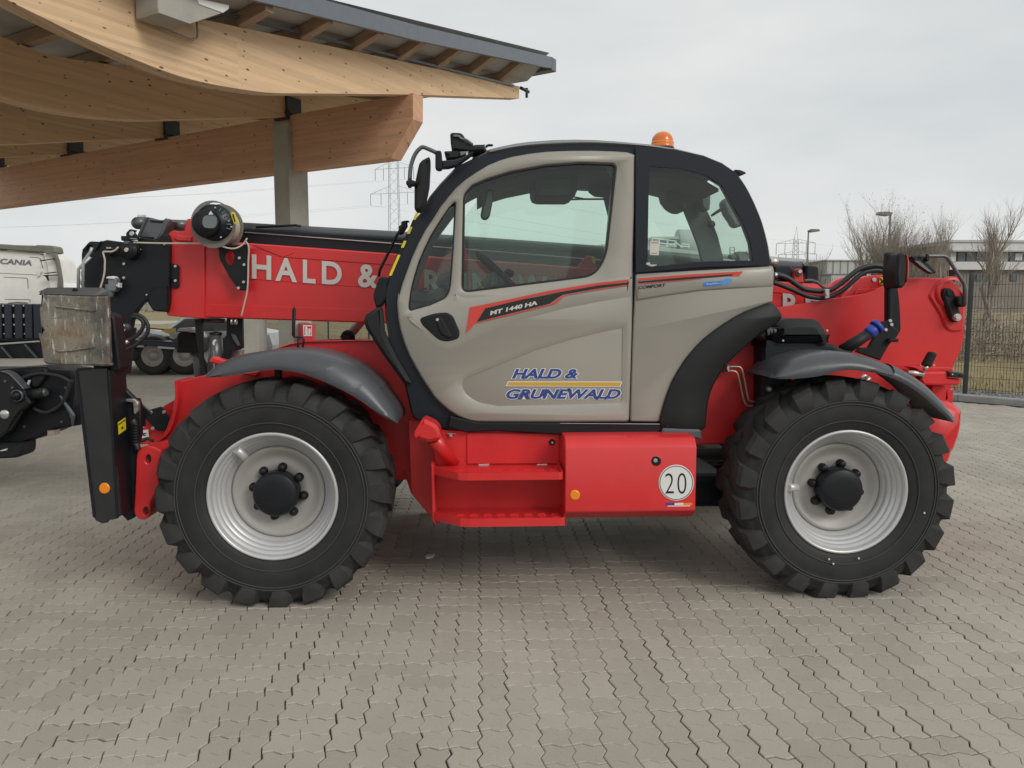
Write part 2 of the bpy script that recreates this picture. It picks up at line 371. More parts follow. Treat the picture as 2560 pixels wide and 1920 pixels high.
def paver_mat(name, inst):
    m = bpy.data.materials.new(name); m.use_nodes = True; t = m.node_tree; b = t.nodes['Principled BSDF']; b.inputs['Roughness'].default_value = .82
    if inst: s_ = t.nodes.new('ShaderNodeObjectInfo').outputs['Random']
    else: a = t.nodes.new('ShaderNodeAttribute'); a.attribute_name = 'tone'; s_ = a.outputs['Fac']
    g = t.nodes.new('ShaderNodeNewGeometry')
    r = t.nodes.new('ShaderNodeValToRGB'); e = r.color_ramp.elements; e[0].color = (.365,.330,.277,1); e[1].color = (.425,.388,.328,1)
    q = e.new(.5); q.color = (.395,.359,.303,1); t.links.new(s_, r.inputs[0])
    n = t.nodes.new('ShaderNodeTexNoise'); n.inputs['Scale'].default_value = .55; n.inputs['Detail'].default_value = 7; n.inputs['Roughness'].default_value = .62; t.links.new(g.outputs['Position'], n.inputs['Vector'])
    mr = t.nodes.new('ShaderNodeMapRange'); mr.inputs['From Min'].default_value = .3; mr.inputs['From Max'].default_value = .7; mr.inputs['To Min'].default_value = .84; mr.inputs['To Max'].default_value = 1.1; t.links.new(n.outputs[0], mr.inputs[0])
    n3 = t.nodes.new('ShaderNodeTexNoise'); n3.inputs['Scale'].default_value = 260; n3.inputs['Detail'].default_value = 3; t.links.new(g.outputs['Position'], n3.inputs['Vector'])
    mr3 = t.nodes.new('ShaderNodeMapRange'); mr3.inputs['From Min'].default_value = .3; mr3.inputs['From Max'].default_value = .75; mr3.inputs['To Min'].default_value = .86; mr3.inputs['To Max'].default_value = 1.12; t.links.new(n3.outputs[0], mr3.inputs[0])
    n4 = t.nodes.new('ShaderNodeTexNoise'); n4.inputs['Scale'].default_value = 2.3; n4.inputs['Detail'].default_value = 8; n4.inputs['Roughness'].default_value = .7; t.links.new(g.outputs['Position'], n4.inputs['Vector'])
    st = t.nodes.new('ShaderNodeMapRange'); st.inputs['From Min'].default_value = .62; st.inputs['From Max'].default_value = .74; st.inputs['To Max'].default_value = .5; t.links.new(n4.outputs[0], st.inputs[0])
    def mul(a, f):
        x = t.nodes.new('ShaderNodeMixRGB'); x.blend_type = 'MULTIPLY'; x.inputs[0].default_value = 1; t.links.new(a, x.inputs[1]); t.links.new(f, x.inputs[2]); return x.outputs[0]
    c = mul(mul(r.outputs[0], mr.outputs[0]), mr3.outputs[0])
    x = t.nodes.new('ShaderNodeMixRGB'); x.inputs[2].default_value = (.20,.15,.11,1); t.links.new(st.outputs[0], x.inputs[0]); t.links.new(c, x.inputs[1])
    t.links.new(x.outputs[0], b.inputs['Base Color'])
    bp = t.nodes.new('ShaderNodeBump'); bp.inputs['Strength'].default_value = .25; bp.inputs['Distance'].default_value = .002; t.links.new(n3.outputs[0], bp.inputs['Height']); t.links.new(bp.outputs[0], b.inputs['Normal'])
    return m
def worn_mat():
    m = bpy.data.materials.new('worn_foot_steel'); m.use_nodes = True; t = m.node_tree; b = t.nodes['Principled BSDF']; b.inputs['Roughness'].default_value = .5; b.inputs['Metallic'].default_value = .25
    g = t.nodes.new('ShaderNodeNewGeometry')
    def noise(sc_, st, d=6, ro=.65):
        mp_ = t.nodes.new('ShaderNodeMapping'); mp_.inputs['Scale'].default_value = st; t.links.new(g.outputs['Position'], mp_.inputs[0])
        n = t.nodes.new('ShaderNodeTexNoise'); n.inputs['Scale'].default_value = sc_; n.inputs['Detail'].default_value = d; n.inputs['Roughness'].default_value = ro; t.links.new(mp_.outputs[0], n.inputs['Vector']); return n.outputs[0]
    def ramp(f, a, c): 
        r = t.nodes.new('ShaderNodeMapRange'); r.inputs['From Min'].default_value = a; r.inputs['From Max'].default_value = c; t.links.new(f, r.inputs[0]); return r.outputs[0]
    def mix(f, a, c):
        x = t.nodes.new('ShaderNodeMixRGB'); t.links.new(f, x.inputs[0])
        for k, v in ((1, a), (2, c)):
            if isinstance(v, tuple): x.inputs[k].default_value = (*v, 1)
            else: t.links.new(v, x.inputs[k])
        return x.outputs[0]
    c = mix(ramp(noise(5, (1,1,1)), .40, .6), (.085,.083,.078), (.27,.24,.185))
    c = mix(ramp(noise(7.3, (1,1,.8)), .52, .66), c, (.20,.12,.07))
    c = mix(ramp(noise(34, (1.6,1,.28), 4, .6), .57, .68), c, (.50,.51,.50))
    c = mix(ramp(noise(60, (.5,1,.9), 3, .5), .62, .72), c, (.06,.06,.055))
    t.links.new(c, b.inputs['Base Color'])
    bp = t.nodes.new('ShaderNodeBump'); bp.inputs['Strength'].default_value = .5; bp.inputs['Distance'].default_value = .006; t.links.new(noise(30, (1.5,1,.4)), bp.inputs['Height']); t.links.new(bp.outputs[0], b.inputs['Normal'])
    return m
M['foot'] = worn_mat()
M['paver'] = paver_mat('paver_concrete', True); M['paver2'] = paver_mat('paver_concrete_field', False)

# ------------------------------------------------------------------ ground
KA, KB = Vector((8.135, 8.937, 0)), Vector((8.839, 7.979, 0))      # front edge of the kerb
kd = (KA-KB).normalized()                                          # runs away to the left
kn = Vector((-kd.y, kd.x, 0)); kn = kn if kn.y > 0 else -kn        # towards the fence
yard = MB(); yard.add([(-60,-9,-.009),(60,-9,-.009),(60,90,-.009),(-60,90,-.009)], [(0,1,2,3)])
yard = tag(yard.build('paved_yard', M['sand']), kind='structure')
PM, PA = .1125, .0098
def corner(i, j): return Vector((i*PM, j*PM))
def vedge(i, j): return [corner(i, j), Vector((i*PM-PA, (j+.35)*PM)), Vector((i*PM+PA, (j+.68)*PM))]    # lattice edge going up from a corner
def hedge(i, j): return [corner(i, j), Vector(((i+.34)*PM, j*PM+PA)), Vector(((i+.67)*PM, j*PM-PA))]
def cell(i, j, inner, gap):  # 12-point loop, ccw; inner: side that joins the other half of the stone
    lp = hedge(i, j)+vedge(i+1, j)+[corner(i+1, j+1)]+hedge(i, j+1)[:0:-1]+[corner(i, j+1)]+vedge(i, j)[:0:-1]
    sides = ['b']*3+['r']*3+['t']*3+['l']*3
    n = 12; out = []
    def ins(wd):
        res = []
        for k in range(n):
            a, b, c = lp[k-1], lp[k], lp[(k+1) % n]
            e1 = (b-a).normalized(); e2 = (c-b).normalized()
            n1 = Vector((-e1.y, e1.x)); n2 = Vector((-e2.y, e2.x))
            w1 = wd if sides[k-1] != inner else .0006+(wd-gap)*.35; w2 = wd if sides[k] != inner else .0006+(wd-gap)*.35
            det = n1.x*n2.y-n1.y*n2.x
            if abs(det) < .05: res.append(b+n1*w1)
            else: res.append(b+Vector((w1*n2.y-w2*n1.y, n1.x*w2-n2.x*w1))/det)
        return res
    return ins(gap), ins(gap+.003)
def stone(i, j, horiz, gap):
    vs, fs = [], []
    for (a, b, inner) in ([(i, j, 'r'), (i+1, j, 'l')] if horiz else [(i, j, 't'), (i, j+1, 'b')]):
        lo, hi = cell(a, b, inner, gap); o = len(vs)
        vs += [(p.x, p.y, 0) for p in hi]+[(p.x, p.y, -.003) for p in lo]+[(p.x, p.y, -.012) for p in lo]
        fs += [tuple(o+k for k in range(12))]
        for k in range(12):
            k2 = (k+1) % 12
            fs += [(o+12+k, o+12+k2, o+k2, o+k), (o+24+k, o+24+k2, o+12+k2, o+12+k)]
    return vs, fs
I0, I1, J0, J1 = -96, 100, -24, 112
used = set(); stones = []
rs = random.Random(3)
for j in range(J0, J1):
    y = j*PM; d = y-CAM_Y; xl, xr = -.80*d-1.8, .86*d+1.8
    for i in range(max(I0, int(xl/PM)), min(I1, int(xr/PM))):
        if (i, j) in used: continue
        P = Vector((i*PM, j*PM, 0))
        if (P-KB).dot(kn) > -.24: continue
        h = (rs.random() < .62 or (i, j+1) in used) and (i+1, j) not in used and i % 7 != 6
        stones.append((i, j, h)); used.add((i, j)); used.add((i+1, j) if h else (i, j+1))
GAPS = (.0010, .0017, .0026, .0039)
proto = {}
for gi, gp in enumerate(GAPS):
    for h in (True, False):
        vs, fs = stone(0, 0, h, gp); me = bpy.data.meshes.new('paver')
        me.from_pydata(vs, [], fs); me.materials.append(M['paver']); me.update(); proto[(gi, h)] = me
gsel = {s: rs.choices(range(4), (1, 3, 5, 4) if s[0] % 7 in (0, 6) or (s[0] % 7 == 5 and s[2]) else (6, 6, 2, 1))[0] for s in stones}
def inview(i, j):
    q = Vector(((i+.6)*PM, (j+.6)*PM, 0))-cO; z = q.dot(cF); u = 1280+FPX*q.dot(cR)/z; v = 960-FPX*q.dot(cU)/z
    return -40 < u < 2600 and v < 1950
def hidden(i, j):
    x, y = (i+.5)*PM, (j+.5)*PM
    return (-1.55 < x < -.65 or 1.55 < x < 2.45) and 0 < y < .5
vis = sorted([s for s in stones if inview(s[0], s[1]) and not hidden(s[0], s[1])], key=lambda s: ((s[0]+.5)*PM)**2*.25+((s[1]+.5)*PM-CAM_Y)**2)
near = set(vis[:300])
for s in vis[:300]:
    o = bpy.data.objects.new('paver', proto[(gsel[s], s[2])]); sc.collection.objects.link(o); o.parent = yard
    o.location = (s[0]*PM, s[1]*PM, rs.uniform(-.0014, .0014)); o.rotation_euler = (rs.uniform(-.004, .004), rs.uniform(-.004, .004), 0)
fv, ff, tone = [], [], []
for s in stones:
    if s in near: continue
    dz = rs.uniform(-.0014, .0014); tn = rs.random(); me = proto[(gsel[s], s[2])]; o = len(fv)
    fv += [(v.co.x+s[0]*PM, v.co.y+s[1]*PM, v.co.z+dz) for v in me.vertices]
    k = [tuple(i+o for i in p.vertices) for p in me.polygons]; ff += k; tone += [tn]*len(k)
me = bpy.data.meshes.new('pavers'); me.from_pydata(fv, [], ff); me.materials.append(M['paver2'])
a_ = me.attributes.new('tone', 'FLOAT', 'FACE'); a_.data.foreach_set('value', tone)
pf = bpy.data.objects.new('paver_field', me); sc.collection.objects.link(pf); pf.parent = yard; pf['kind'] = 'stuff'
# the yard farther off: too far to tell the stones apart
ye = J1*PM
farm = mat('far_paving', (.385,.35,.29), .85, var=.10, vs=.5, bump=.1, bs=8)
far = tag(MB().add([(-70,ye,-.004),(70,ye,-.004),(70,95,-.004),(-70,95,-.004)], [(0,1,2,3)])
          .add([(-70,-9,-.004),(I0*PM,-9,-.004),(I0*PM,ye,-.004),(-70,ye,-.004)], [(0,1,2,3)]).build('far_paving', farm, flip=False), kind='structure')
# kerb stones, gravel strip, grass
kerb = tag(MB().obox(KB-kd*6+kn*.06+Vector((0,0,-.10)), KB+kd*46+kn*.06+Vector((0,0,-.10)), .15, .10).build('kerb', M['kerb']), kind='structure')
for k in range(46):
    a = KB-kd*3+kd*k*1.0
    if k > 40: break
    b0 = MB(); bm_a, bm_b = a+kd*.004, a+kd*.996
    prof = [(0,0),(0,.10),(.02,.12),(.12,.12),(.12,0)]
    vs = [p+kn*x+Vector((0,0,z)) for p in (bm_a, bm_b) for x, z in prof]
    b0.add(vs, [(0,1,2,3,4),(9,8,7,6,5)]+[(i, (i+1) % 5, 5+(i+1) % 5, 5+i) for i in range(5)])
    b0.build('kerb_stone', M['kerb'], kerb)
gv = MB(); rg = random.Random(5)
a0 = KB-kd*4+kn*.12; a1 = KB+kd*46+kn*.12
gv.add([a0+Vector((0,0,.075)), a1+Vector((0,0,.075)), a1+kn*1.1+Vector((0,0,.085)), a0+kn*1.1+Vector((0,0,.085))], [(0,1,2,3)])
for k in range(9000):
    t = rg.uniform(0, 1)**1.6*22; wv = rg.uniform(.02, 1.05); s = rg.uniform(.012, .034); c = KB-kd*3+kd*t+kn*(.12+wv)+Vector((0,0,.09))
    vs = [c+Vector((rg.uniform(-1,1), rg.uniform(-1,1), rg.uniform(-.5,.7)))*s for _ in range(4)]
    gv.add(vs, [(0,1,2),(0,2,3),(0,3,1),(1,3,2)])
tag(gv.build('gravel_strip', M['gravel'], flip=False), kind='stuff')
gr = MB(); nx, ny = 60, 30
for jj in range(ny+1):
    for ii in range(nx+1):
        p = KB-kd*18+kd*(ii/nx*90)+kn*(1.15+(jj/ny)**1.5*60)
        gr.v.append((p.x, p.y, .085+.05*math.sin(ii*1.7)*math.sin(jj*2.3)+.012*jj))
gr.f = [(j*(nx+1)+i, j*(nx+1)+i+1, (j+1)*(nx+1)+i+1, (j+1)*(nx+1)+i) for j in range(ny) for i in range(nx)]; gr.sm = [True]*len(gr.f)
gf = tag(gr.build('grass_field', M['grass'], flip=False), kind='structure')
for p in gf.data.polygons:
    if p.normal.z < 0: p.flip()
tuft = MB(); rg = random.Random(11)
for k in range(14000):
    t = rg.uniform(-2, 40); dn = rg.uniform(.75, 9)*rg.uniform(.3, 1); c = KB+kd*t+kn*(.55+dn); h = rg.uniform(.05, .17); a = rg.uniform(0, 6.28)
    dx = Vector((math.cos(a), math.sin(a), 0)); tip = c+dx*h*rg.uniform(.2, .9)+Vector((0,0,.09+h)); c.z = .07
    tuft.add([c-dx.cross(Vector((0,0,1)))*.012, c+dx.cross(Vector((0,0,1)))*.012, tip], [(0,1,2)])
M['tuft'] = mat('dry_grass_blades', (.27,.21,.10), .9, var=.4, vs=2, col2=(.36,.30,.15))
tag(tuft.build('grass', M['tuft'], flip=False), kind='stuff')
land = MB().add([(-900,95,-.03),(900,95,-.03),(900,1500,-.03),(-900,1500,-.03)], [(0,1,2,3)])
land.add([(-900,-300,-.03),(-60,-300,-.03),(-60,95,-.03),(-900,95,-.03)], [(0,1,2,3)])
land.add([(60,-300,-.03),(900,-300,-.03),(900,95,-.03),(60,95,-.03)], [(0,1,2,3)])
land.add([(-60,-300,-.03),(60,-300,-.03),(60,-9,-.03),(-60,-9,-.03)], [(0,1,2,3)])
tag(land.build('ground', M['grass'], flip=False), kind='structure')

# ------------------------------------------------------------------ telehandler
TH = thing('telehandler', 'big red telehandler with beige cab and long telescopic boom parked side on', 'telehandler', (.45, 1.2, 0))
BK, PL, RD, RF, BG = M['black'], M['plastic'], M['red'], M['red2'], M['beige']

M['ringpale'] = mat('pale_rubber', (.055,.055,.052), .75)  # lighter rubber that makes the thin sidewall rings show
# ---- wheels
WZ = .60
def make_wheel(x, zc, phase, tab, name='wheel'):
    W = hub(name, TH, (x, 0, zc)); c = Vector((x, 0, zc))
    prof = [(.335,.05),(.345,.028),(.37,.018),(.42,.006),(.47,.003),(.505,.008),(.512,.004),(.518,.010),(.545,.018),(.574,.040),(.596,.09),(.600,.20),
            (.596,.31),(.574,.36),(.545,.382),(.505,.392),(.47,.397),(.42,.394),(.37,.382),(.345,.372),(.335,.35)]
    t = MB().lathe(prof, c, seg=72)
    def fl(o):
        for v in o.data.vertices:
            wz = v.co.z+zc
            if wz < .004: v.co.z = .004-zc; v.co.y += (.002-wz)*.0
        return o
    o = fl(t.build('tyre', M['side'], W)); o.data.materials.append(M['rubber'])
    for rr_, yy_ in ((.488,.0), (.503,.003), (.398,.006)):
        MB().tube([c+Vector((rr_*math.cos(2*math.pi*i/72), yy_+.001, rr_*math.sin(2*math.pi*i/72))) for i in range(73)], .0028, 5, caps=False).build('sidewall_ring', M['ringpale'], W)
    for p in o.data.polygons:
        if math.hypot(p.center.x, p.center.z) > .535: p.material_index = 1
    n = 20
    lug = MB()
    st = [((.505,.014),(.512,.004),0,5.6), ((.548,.03),(.556,-.001),-.4,6.6), ((.580,.06),(.598,.008),-.9,7.0), ((.585,.08),(.616,.032),-1.6,6.9),
          ((.585,.13),(.620,.10),-4.5,5.9), ((.585,.18),(.621,.16),-8.5,5.2), ((.585,.222),(.621,.222),-12.5,4.6)]
    for side in (0, 1):
        for k in range(n):
            a0 = phase+360/n*(k+.5*side); vs = []
            for (rb, yb), (rt, yt), da, hw in st:
                for (r_, y_, h_) in ((rb, yb, hw), (rt, yt, hw*.84)):
                    pass
                yb2, yt2 = (yb, yt) if side == 0 else (.40-yb, .40-yt)
                for (r_, y_, s_) in ((rb-.012, yb2, -hw-.6), (rt, yt2, -hw*.93), (rt, yt2, hw*.5), (rb-.012, yb2, hw+.6)):
                    a = R(a0+da+s_); vs.append(c+Vector((r_*math.cos(a), y_, r_*math.sin(a))))
            m = len(st); fs = []
            for i in range(m-1):
                for q in range(3): fs.append((i*4+q, i*4+q+1, (i+1)*4+q+1, (i+1)*4+q))
            fs += [(0,3,2,1), ((m-1)*4, (m-1)*4+1, (m-1)*4+2, (m-1)*4+3)]
            lug.add(vs, fs)
    o = fl(lug.build('tread', M['rubber'], W)); sharp(o, 30)
    rimp = [(.330,.10),(.338,.05),(.346,.030),(.343,.020),(.334,.019),(.327,.026),(.322,.042),(.318,.052),(.309,.056),(.306,.070),(.302,.076),(.293,.080),(.290,.094),(.286,.100),
            (.276,.105),(.272,.122),(.268,.130),(.258,.136),(.254,.150),(.253,.165)]
    MB().lathe(rimp, c, seg=96).build('rim', M['rim'], W)
    dp = [(.253,.158),(.249,.147),(.243,.142),(.232,.143),(.215,.155),(.195,.166),(.180,.168),(.165,.164),(.100,.164),(.098,.20)]
    MB().lathe(dp, c, seg=72).build('wheel_disc', M['disc'], W)
    cap = [(.118,.164),(.121,.150),(.121,.085),(.116,.072),(.108,.066),(.06,.061),(.0005,.060)]
    MB().lathe(cap, c, seg=48).build('hub_cap', BK, W)
    for sg in (0, 1):   # cast marks on the cap
        pts = [c+Vector((.02+.075*math.cos(a)*.8-.05*(1-sg), .0615+.003, (-.01 if sg else -.035)+.03*math.sin(a))) for a in [R(20+130*i/8) for i in range(9)]] if sg else \
              [c+Vector((-.10+.10*i/8, .0605, -.02-.028*math.sin(i/8*1.7))) for i in range(9)]
        MB().tube(pts, .0022, 5).build('cast_mark', M['plastic'], W)
    for k in range(8):
        a = R(22.5+12+45*k); p = c+Vector((.137*math.cos(a), 0, .137*math.sin(a)))
        MB().lathe([(.024,.164),(.024,.150),(.019,.148),(.019,.128),(.014,.122),(.0004,.121)], p, seg=12).build('wheel_nut', BK, W)
    a = R(tab); p = c+Vector((.302*math.cos(a), 0, .302*math.sin(a)))
    e = Vector((-math.cos(a), 0, -math.sin(a)))
    MB().tube([p+Vector((0,.052,0))-e*.012, p+Vector((0,.075,0))+e*.02, p+Vector((0,.082,0))+e*.052], .021, 14).build('valve_guard', M['rim'], W)
    return W
WF = make_wheel(-1.092, WZ, 4, 127); WR = make_wheel(2.005, .592, 11, 176)
def copy_part(o, parent):
    c = o.copy(); sc.collection.objects.link(c); c.parent = parent
    for ch in list(o.children): copy_part(ch, c)
    return c
for W in (WF, WR):
    c = copy_part(W, TH); c.location.y += 2.42; c.rotation_euler.z = math.pi
for u, v in cr('J', (1005,1287), (812,1292), (840,1322), (1430,992)): MB().disc(u, v, -.001, 2.6, .003, 8).build('chalk_mark', M['letter'], WR)
MB().box(-.28, 1.55, .60, 1.85, .36, .57, .04).build('belly_plate', BK, TH)  # underbody mass, added to deepen the shade on the ground
MB().tube([(-1.05,1.21,.60), (.3,1.21,.56), (1.95,1.21,.58)], .05, 14).build('drive_shaft', BK, TH)
for x in (-1.09, 2.0): MB().lathe([(.0004,-.2),(.16,-.16),(.2,0),(.16,.16),(.0004,.2)], (x,1.21,.56), 'x', 24).build('differential', BK, TH)
# axles
MB().box(-1.16,-1.02,.36,2.06,.50,.70,.03).build('axle', BK, TH)
MB().box(1.93,2.07,.36,2.06,.49,.69,.03).build('axle', BK, TH)

# ---- chassis
ch1 = cr('S0',(437,953),(451,953),(517,936),(600,905),(687,872),(727,858),(769,853),(937,850),(1010,850),(1100,1000),(1100,1310),(1085,1302),(1027,1233),(1010,1180),(940,1240),(600,1240),(470,1180),(450,1150),(400,1110),(404,1098),(416,1070),(430,1030),(437,990))
plate('front_frame', RF, TH, [ch1], .56, .05, .006)
plate('front_frame', RF, TH, [ch1], 1.85, .05, .006)
# flange that runs up the nose of the frame
nose = cr('C',(1388,232),(1398,330),(1390,430),(1360,560),(1310,660),(1205,735))
pn = cat([tuple(at(u, v, .5)) for u, v in nose], 5); mb = MB()
for i in range(len(pn)-1):
    a, b = Vector(pn[i]), Vector(pn[i+1]); mb.add([a, b, b+Vector((0,.26,0)), a+Vector((0,.26,0)), a+Vector((.016,0,0)), b+Vector((.016,0,0)), b+Vector((.016,.26,0)), a+Vector((.016,.26,0))], [(0,1,2,3),(4,5,6,7),(0,1,5,4)])
mb.build('frame_flange', RD, TH)
MB().box(-1.75, 1.15, .62, 1.85, .55, .72, .01).build('frame_floor', RF, TH)
MB().box(-.9, 1.2, .62, 1.85, .72, .98, .01).build('frame_floor', RF, TH)
# hull seen behind the arch and rear wheel
hull = cr('S0',(1690,1122),(1690,1060),(1750,1040),(1760,1000),(1760,900),(1880,840),(1960,800),(1960,1106),(1850,1108),(1745,1113))
plate('rear_hull', RF, TH, [hull], .50, .06, .01)
plate('rear_hull', RF, TH, [cr('S0',(1040,1050),(1130,1090),(1130,1310),(1085,1302),(1027,1233),(1020,1050))], .40, .10, .006)
plate('side_panel', RF, TH, [cr('S0',(1085,1075),(1415,1075),(1415,1310),(1085,1305))], .26, .03, .006)

# ---- steps
def zpx(u, v, y): return at(u, v, y).z
def step(v_top, v_bot, uL, uC, uR, name):
    yo = -.03; zt = zpx(1250, v_top, yo); zb = zpx(1250, v_bot, yo)
    xC, xR = at(uC, v_top, yo).x, at(uR, v_top, yo).x; xL = at(uL, v_top, .12).x
    base = [(xL,.25),(xL,.125),(xC-.02,yo+.012),(xC+.03,yo),(xR-.025,yo),(xR-.006,yo+.007),(xR,yo+.03),(xR,.25)]
    mb = MB(); th = .006
    mb.prism([[(x, max(y, yo+.004) if y < .2 else y) for x, y in [(base[0][0]+.004,.25),(base[1][0]+.004,.128),(base[2][0],base[2][1]+.004),(base[3][0],yo+.004),(base[4][0],yo+.004),(base[5][0]-.004,yo+.011),(base[6][0]-.004,yo+.03),(base[7][0]-.004,.25)]]], lambda x, y: Vector((x, y, zb+.024)), Vector((0,0,-.022)))
    inner = [Vector(p) for p in base]
    for i in range(len(base)-1):       # lip
        a, b = Vector((*base[i], zb)), Vector((*base[i+1], zb)); u = Vector((0,0,zt-zb))
        n_ = (b-a).cross(Vector((0,0,1))).normalized()*-th
        mb.add([a, b, b+u, a+u, a+n_, b+n_, b+u+n_, a+u+n_], [(0,1,2,3),(7,6,5,4),(3,2,6,7),(0,4,7,3),(1,2,6,5)])
    o = mb.build(name, RD, TH)
    g = MB(); k = 0; x = xC-.04                                           # toothed grip bars
    for yy in (.035, .10):
        x = xC-.05; nn = 0
        while x < xR-.06:
            g.add([(x,yy,zt-.022),(x+.012,yy,zt-.010),(x+.045,yy,zt-.010),(x+.057,yy,zt-.022),(x+.057,yy,zb),(x,yy,zb),
                   (x,yy+.006,zt-.022),(x+.012,yy+.006,zt-.010),(x+.045,yy+.006,zt-.010),(x+.057,yy+.006,zt-.022),(x+.057,yy+.006,zb),(x,yy+.006,zb)],
                  [(0,1,2,3,4,5),(6,7,8,9,10,11),(0,1,7,6),(1,2,8,7),(2,3,9,8)]); x += .074
    tag(g.build('grip_bar', RD, o), kind='stuff')
    return o
step(1182, 1200.5, 1084, 1155, 1409, 'step'); step(1296, 1316.5, 1081, 1160, 1415, 'step')
plate('step_cheek', RF, TH, [cr('S0',(1078,1160),(1085,1165),(1090,1316),(1081,1300))], .12, .14, .002)
# locker door behind the upper step
lk = plate('locker_door', RF, TH, [fil(cr('H',(462,282,4),(1100,286,4),(1098,496,4),(462,498,4)))], .25, .012, .003)
for x, w_ in ((542, 75), (946, 72)):
    plate('hinge', M['steel'], lk, [cr('H',(x,500),(x+w_,498),(x+w_,522),(x,524))], .238, .012, .002)
MB().disc(*c1('H',1051,348), .243, 8, .012, 16).build('lock', BK, lk)
MB().disc(*c1('H',1053,351), .235, 3, .01, 10).build('keyhole', M['steel'], lk)
# fuel filler neck
ff_ = MB(); 
plate('filler_cap', RD, TH, [fil(cr('H',(160,185,8),(240,222,18),(270,255,20),(288,330,10),(200,352,10),(110,322,10),(98,275,8)))], .03, .16, .018)
plate('filler_seam', RD, TH, [fil(cr('H',(150,192,6),(166,190,6),(124,315,8),(104,322,6),(94,285,6)))], .025, .10, .004)
MB().tube([at(*c1('H',235,320),.13), at(*c1('H',290,400),.17), at(*c1('H',375,490),.27)], [.046,.040,.034], 6).build('filler_neck', RD, TH)
plate('bracket', M['steel'], TH, [cr('H',(328,286),(388,286),(384,292),(362,293),(362,312),(340,312),(340,293),(328,293))], .24, .01, .002)

# ---- side box with the 20 sign
xb0, xb1 = at(*c1('H',1143,600),.02).x, at(*c1('H',2046,600),.02).x
zf0, zf1 = zpx(1600, 980+823/2.765, .02), zpx(1600, 980+380/2.765, .02)
ztop = zpx(1600, 980+322/2.765, .06)
SB = hub('side_box', TH, (xb0, .02, zf0))
pr = [(.02,zf0),(.02,zf1-.008),(.024,zf1),(.055,ztop),(.075,ztop+.008),(.30,ztop+.012),(.30,zf0-.055),(.075,zf0-.048),(.03,zf0-.004)]
mb = MB(); vs = [(x, y, z) for x in (xb0, xb1) for y, z in pr]; m = len(pr)
mb.add(vs, [tuple(range(m)), tuple(range(m, 2*m))[::-1]]+[(i, (i+1) % m, m+(i+1) % m, m+i) for i in range(m)])
o = mb.build('lid', RD, SB); bm = bmesh.new(); bm.from_mesh(o.data)
bmesh.ops.bevel(bm, geom=bm.edges[:], offset=.004, segments=2, affect='EDGES'); bm.to_mesh(o.data); bm.free(); sharp(o, 50)
MB().disc(*c1('H',1772,478), .018, 14.5, .004, 24).build('lock_ring', RD, SB)
MB().disc(*c1('H',1772,478), .015, 12.5, .006, 24).build('lock', BK, SB)
st_ = [(c1('H',1767,474)[0]+(6 if i % 2 else 4)*math.cos(i*math.pi/6)*1.0, c1('H',1767,474)[1]+(6 if i % 2 else 4)*math.sin(i*math.pi/6)) for i in range(12)]
plate('key_star', M['steel'], SB, [st_], .012, .004, .001)
MB().disc(*c1('H',1210,715), .012, 13.4, .012, 24, ch=.25).build('reflector', M['orange'], SB)
MB().disc(*c1('H',1910,628), .0165, 45, .0045, 48, .98, .02).build('sign_disc', M['white'], SB)
def ring(u, v, r0, r1, y, kx=1.0, n=48):
    mb = MB(); P = [[at(u+kx*r*math.cos(2*math.pi*i/n), v+r*math.sin(2*math.pi*i/n), y) for i in range(n)] for r in (r0, r1)]
    return mb.add(P[0]+P[1], [(i, (i+1) % n, n+(i+1) % n, n+i) for i in range(n)])
ring(*c1('H',1910,628), 41, 42.6, .0155, .98).build('sign_ring', M['decal_black'], SB, flip=False)
text('sign_number', '2', c1('H',1833,702), c1('H',1893,702), c1('H',1833,562), .0155, M['decal_black'], SB, off=-.012)
text('sign_number', '0', c1('H',1918,704), c1('H',1980,704), c1('H',1918,560), .0155, M['decal_black'], SB, off=-.012)
for k, (mm_, a, b) in enumerate((('blue',1838,1898),('white',1898,1958),('orange',1958,2020))):
    plate('sticker', M[mm_], SB, [cr('H',(a,768),(b,766),(b,781),(a,783))], .018, .003, 0, False)
plate('sticker', M['white'], SB, [cr('H',(1850,786),(2006,784),(2006,790),(1850,792))], .018, .003, 0, False)

# ---- fenders
def fender(name, top, low, yo, yi, parent, arch=.10):
    n = 40
    T = resamp(cat(top, 6), n); Lw = resamp(cat(low, 6), n); rows = []
    for (u, v), (u2, v2) in zip(T, Lw):
        lo = at(u2, v2, yo); hi = at(u, v, yo+arch)
        hv = hi-Vector((lo.x, hi.y, lo.z)); k = min(1, hv.length/.05)
        row = [lo+Vector((0,.010,0)), lo]
        for f_, y_ in ((.22,-.006*k),(.5,.006),(.76,.032),(.92,.062),(1.0,arch)):
            p = Vector((lo.x, 0, lo.z)).lerp(Vector((hi.x, 0, hi.z)), f_); row.append(Vector((p.x, yo+y_, p.z)))
        row.append(Vector((hi.x, yi, hi.z-.004))); row.append(Vector((hi.x, yi, hi.z-.03)))
        nrm = Vector((hi.x-lo.x, 0, hi.z-lo.z)); nrm = nrm.normalized() if nrm.length > 1e-4 else Vector((0,0,1))
        row.append(Vector((hi.x, yi-.01, hi.z))-nrm*.012); row.append(Vector((hi.x, yo+arch, hi.z))-nrm*.016*k)
        p = Vector((lo.x, 0, lo.z)).lerp(Vector((hi.x, 0, hi.z)), .45); row.append(Vector((p.x, yo+.02, p.z)))
        rows.append(row)
    m = len(rows[0]); mb = MB()
    mb.add([p for r_ in rows for p in r_], [(i*m+k, i*m+(k+1) % m, (i+1)*m+(k+1) % m, (i+1)*m+k) for i in range(n-1) for k in range(m)], True)
    o = mb.build(name, M['fender'], parent); sharp(o, 55); return o
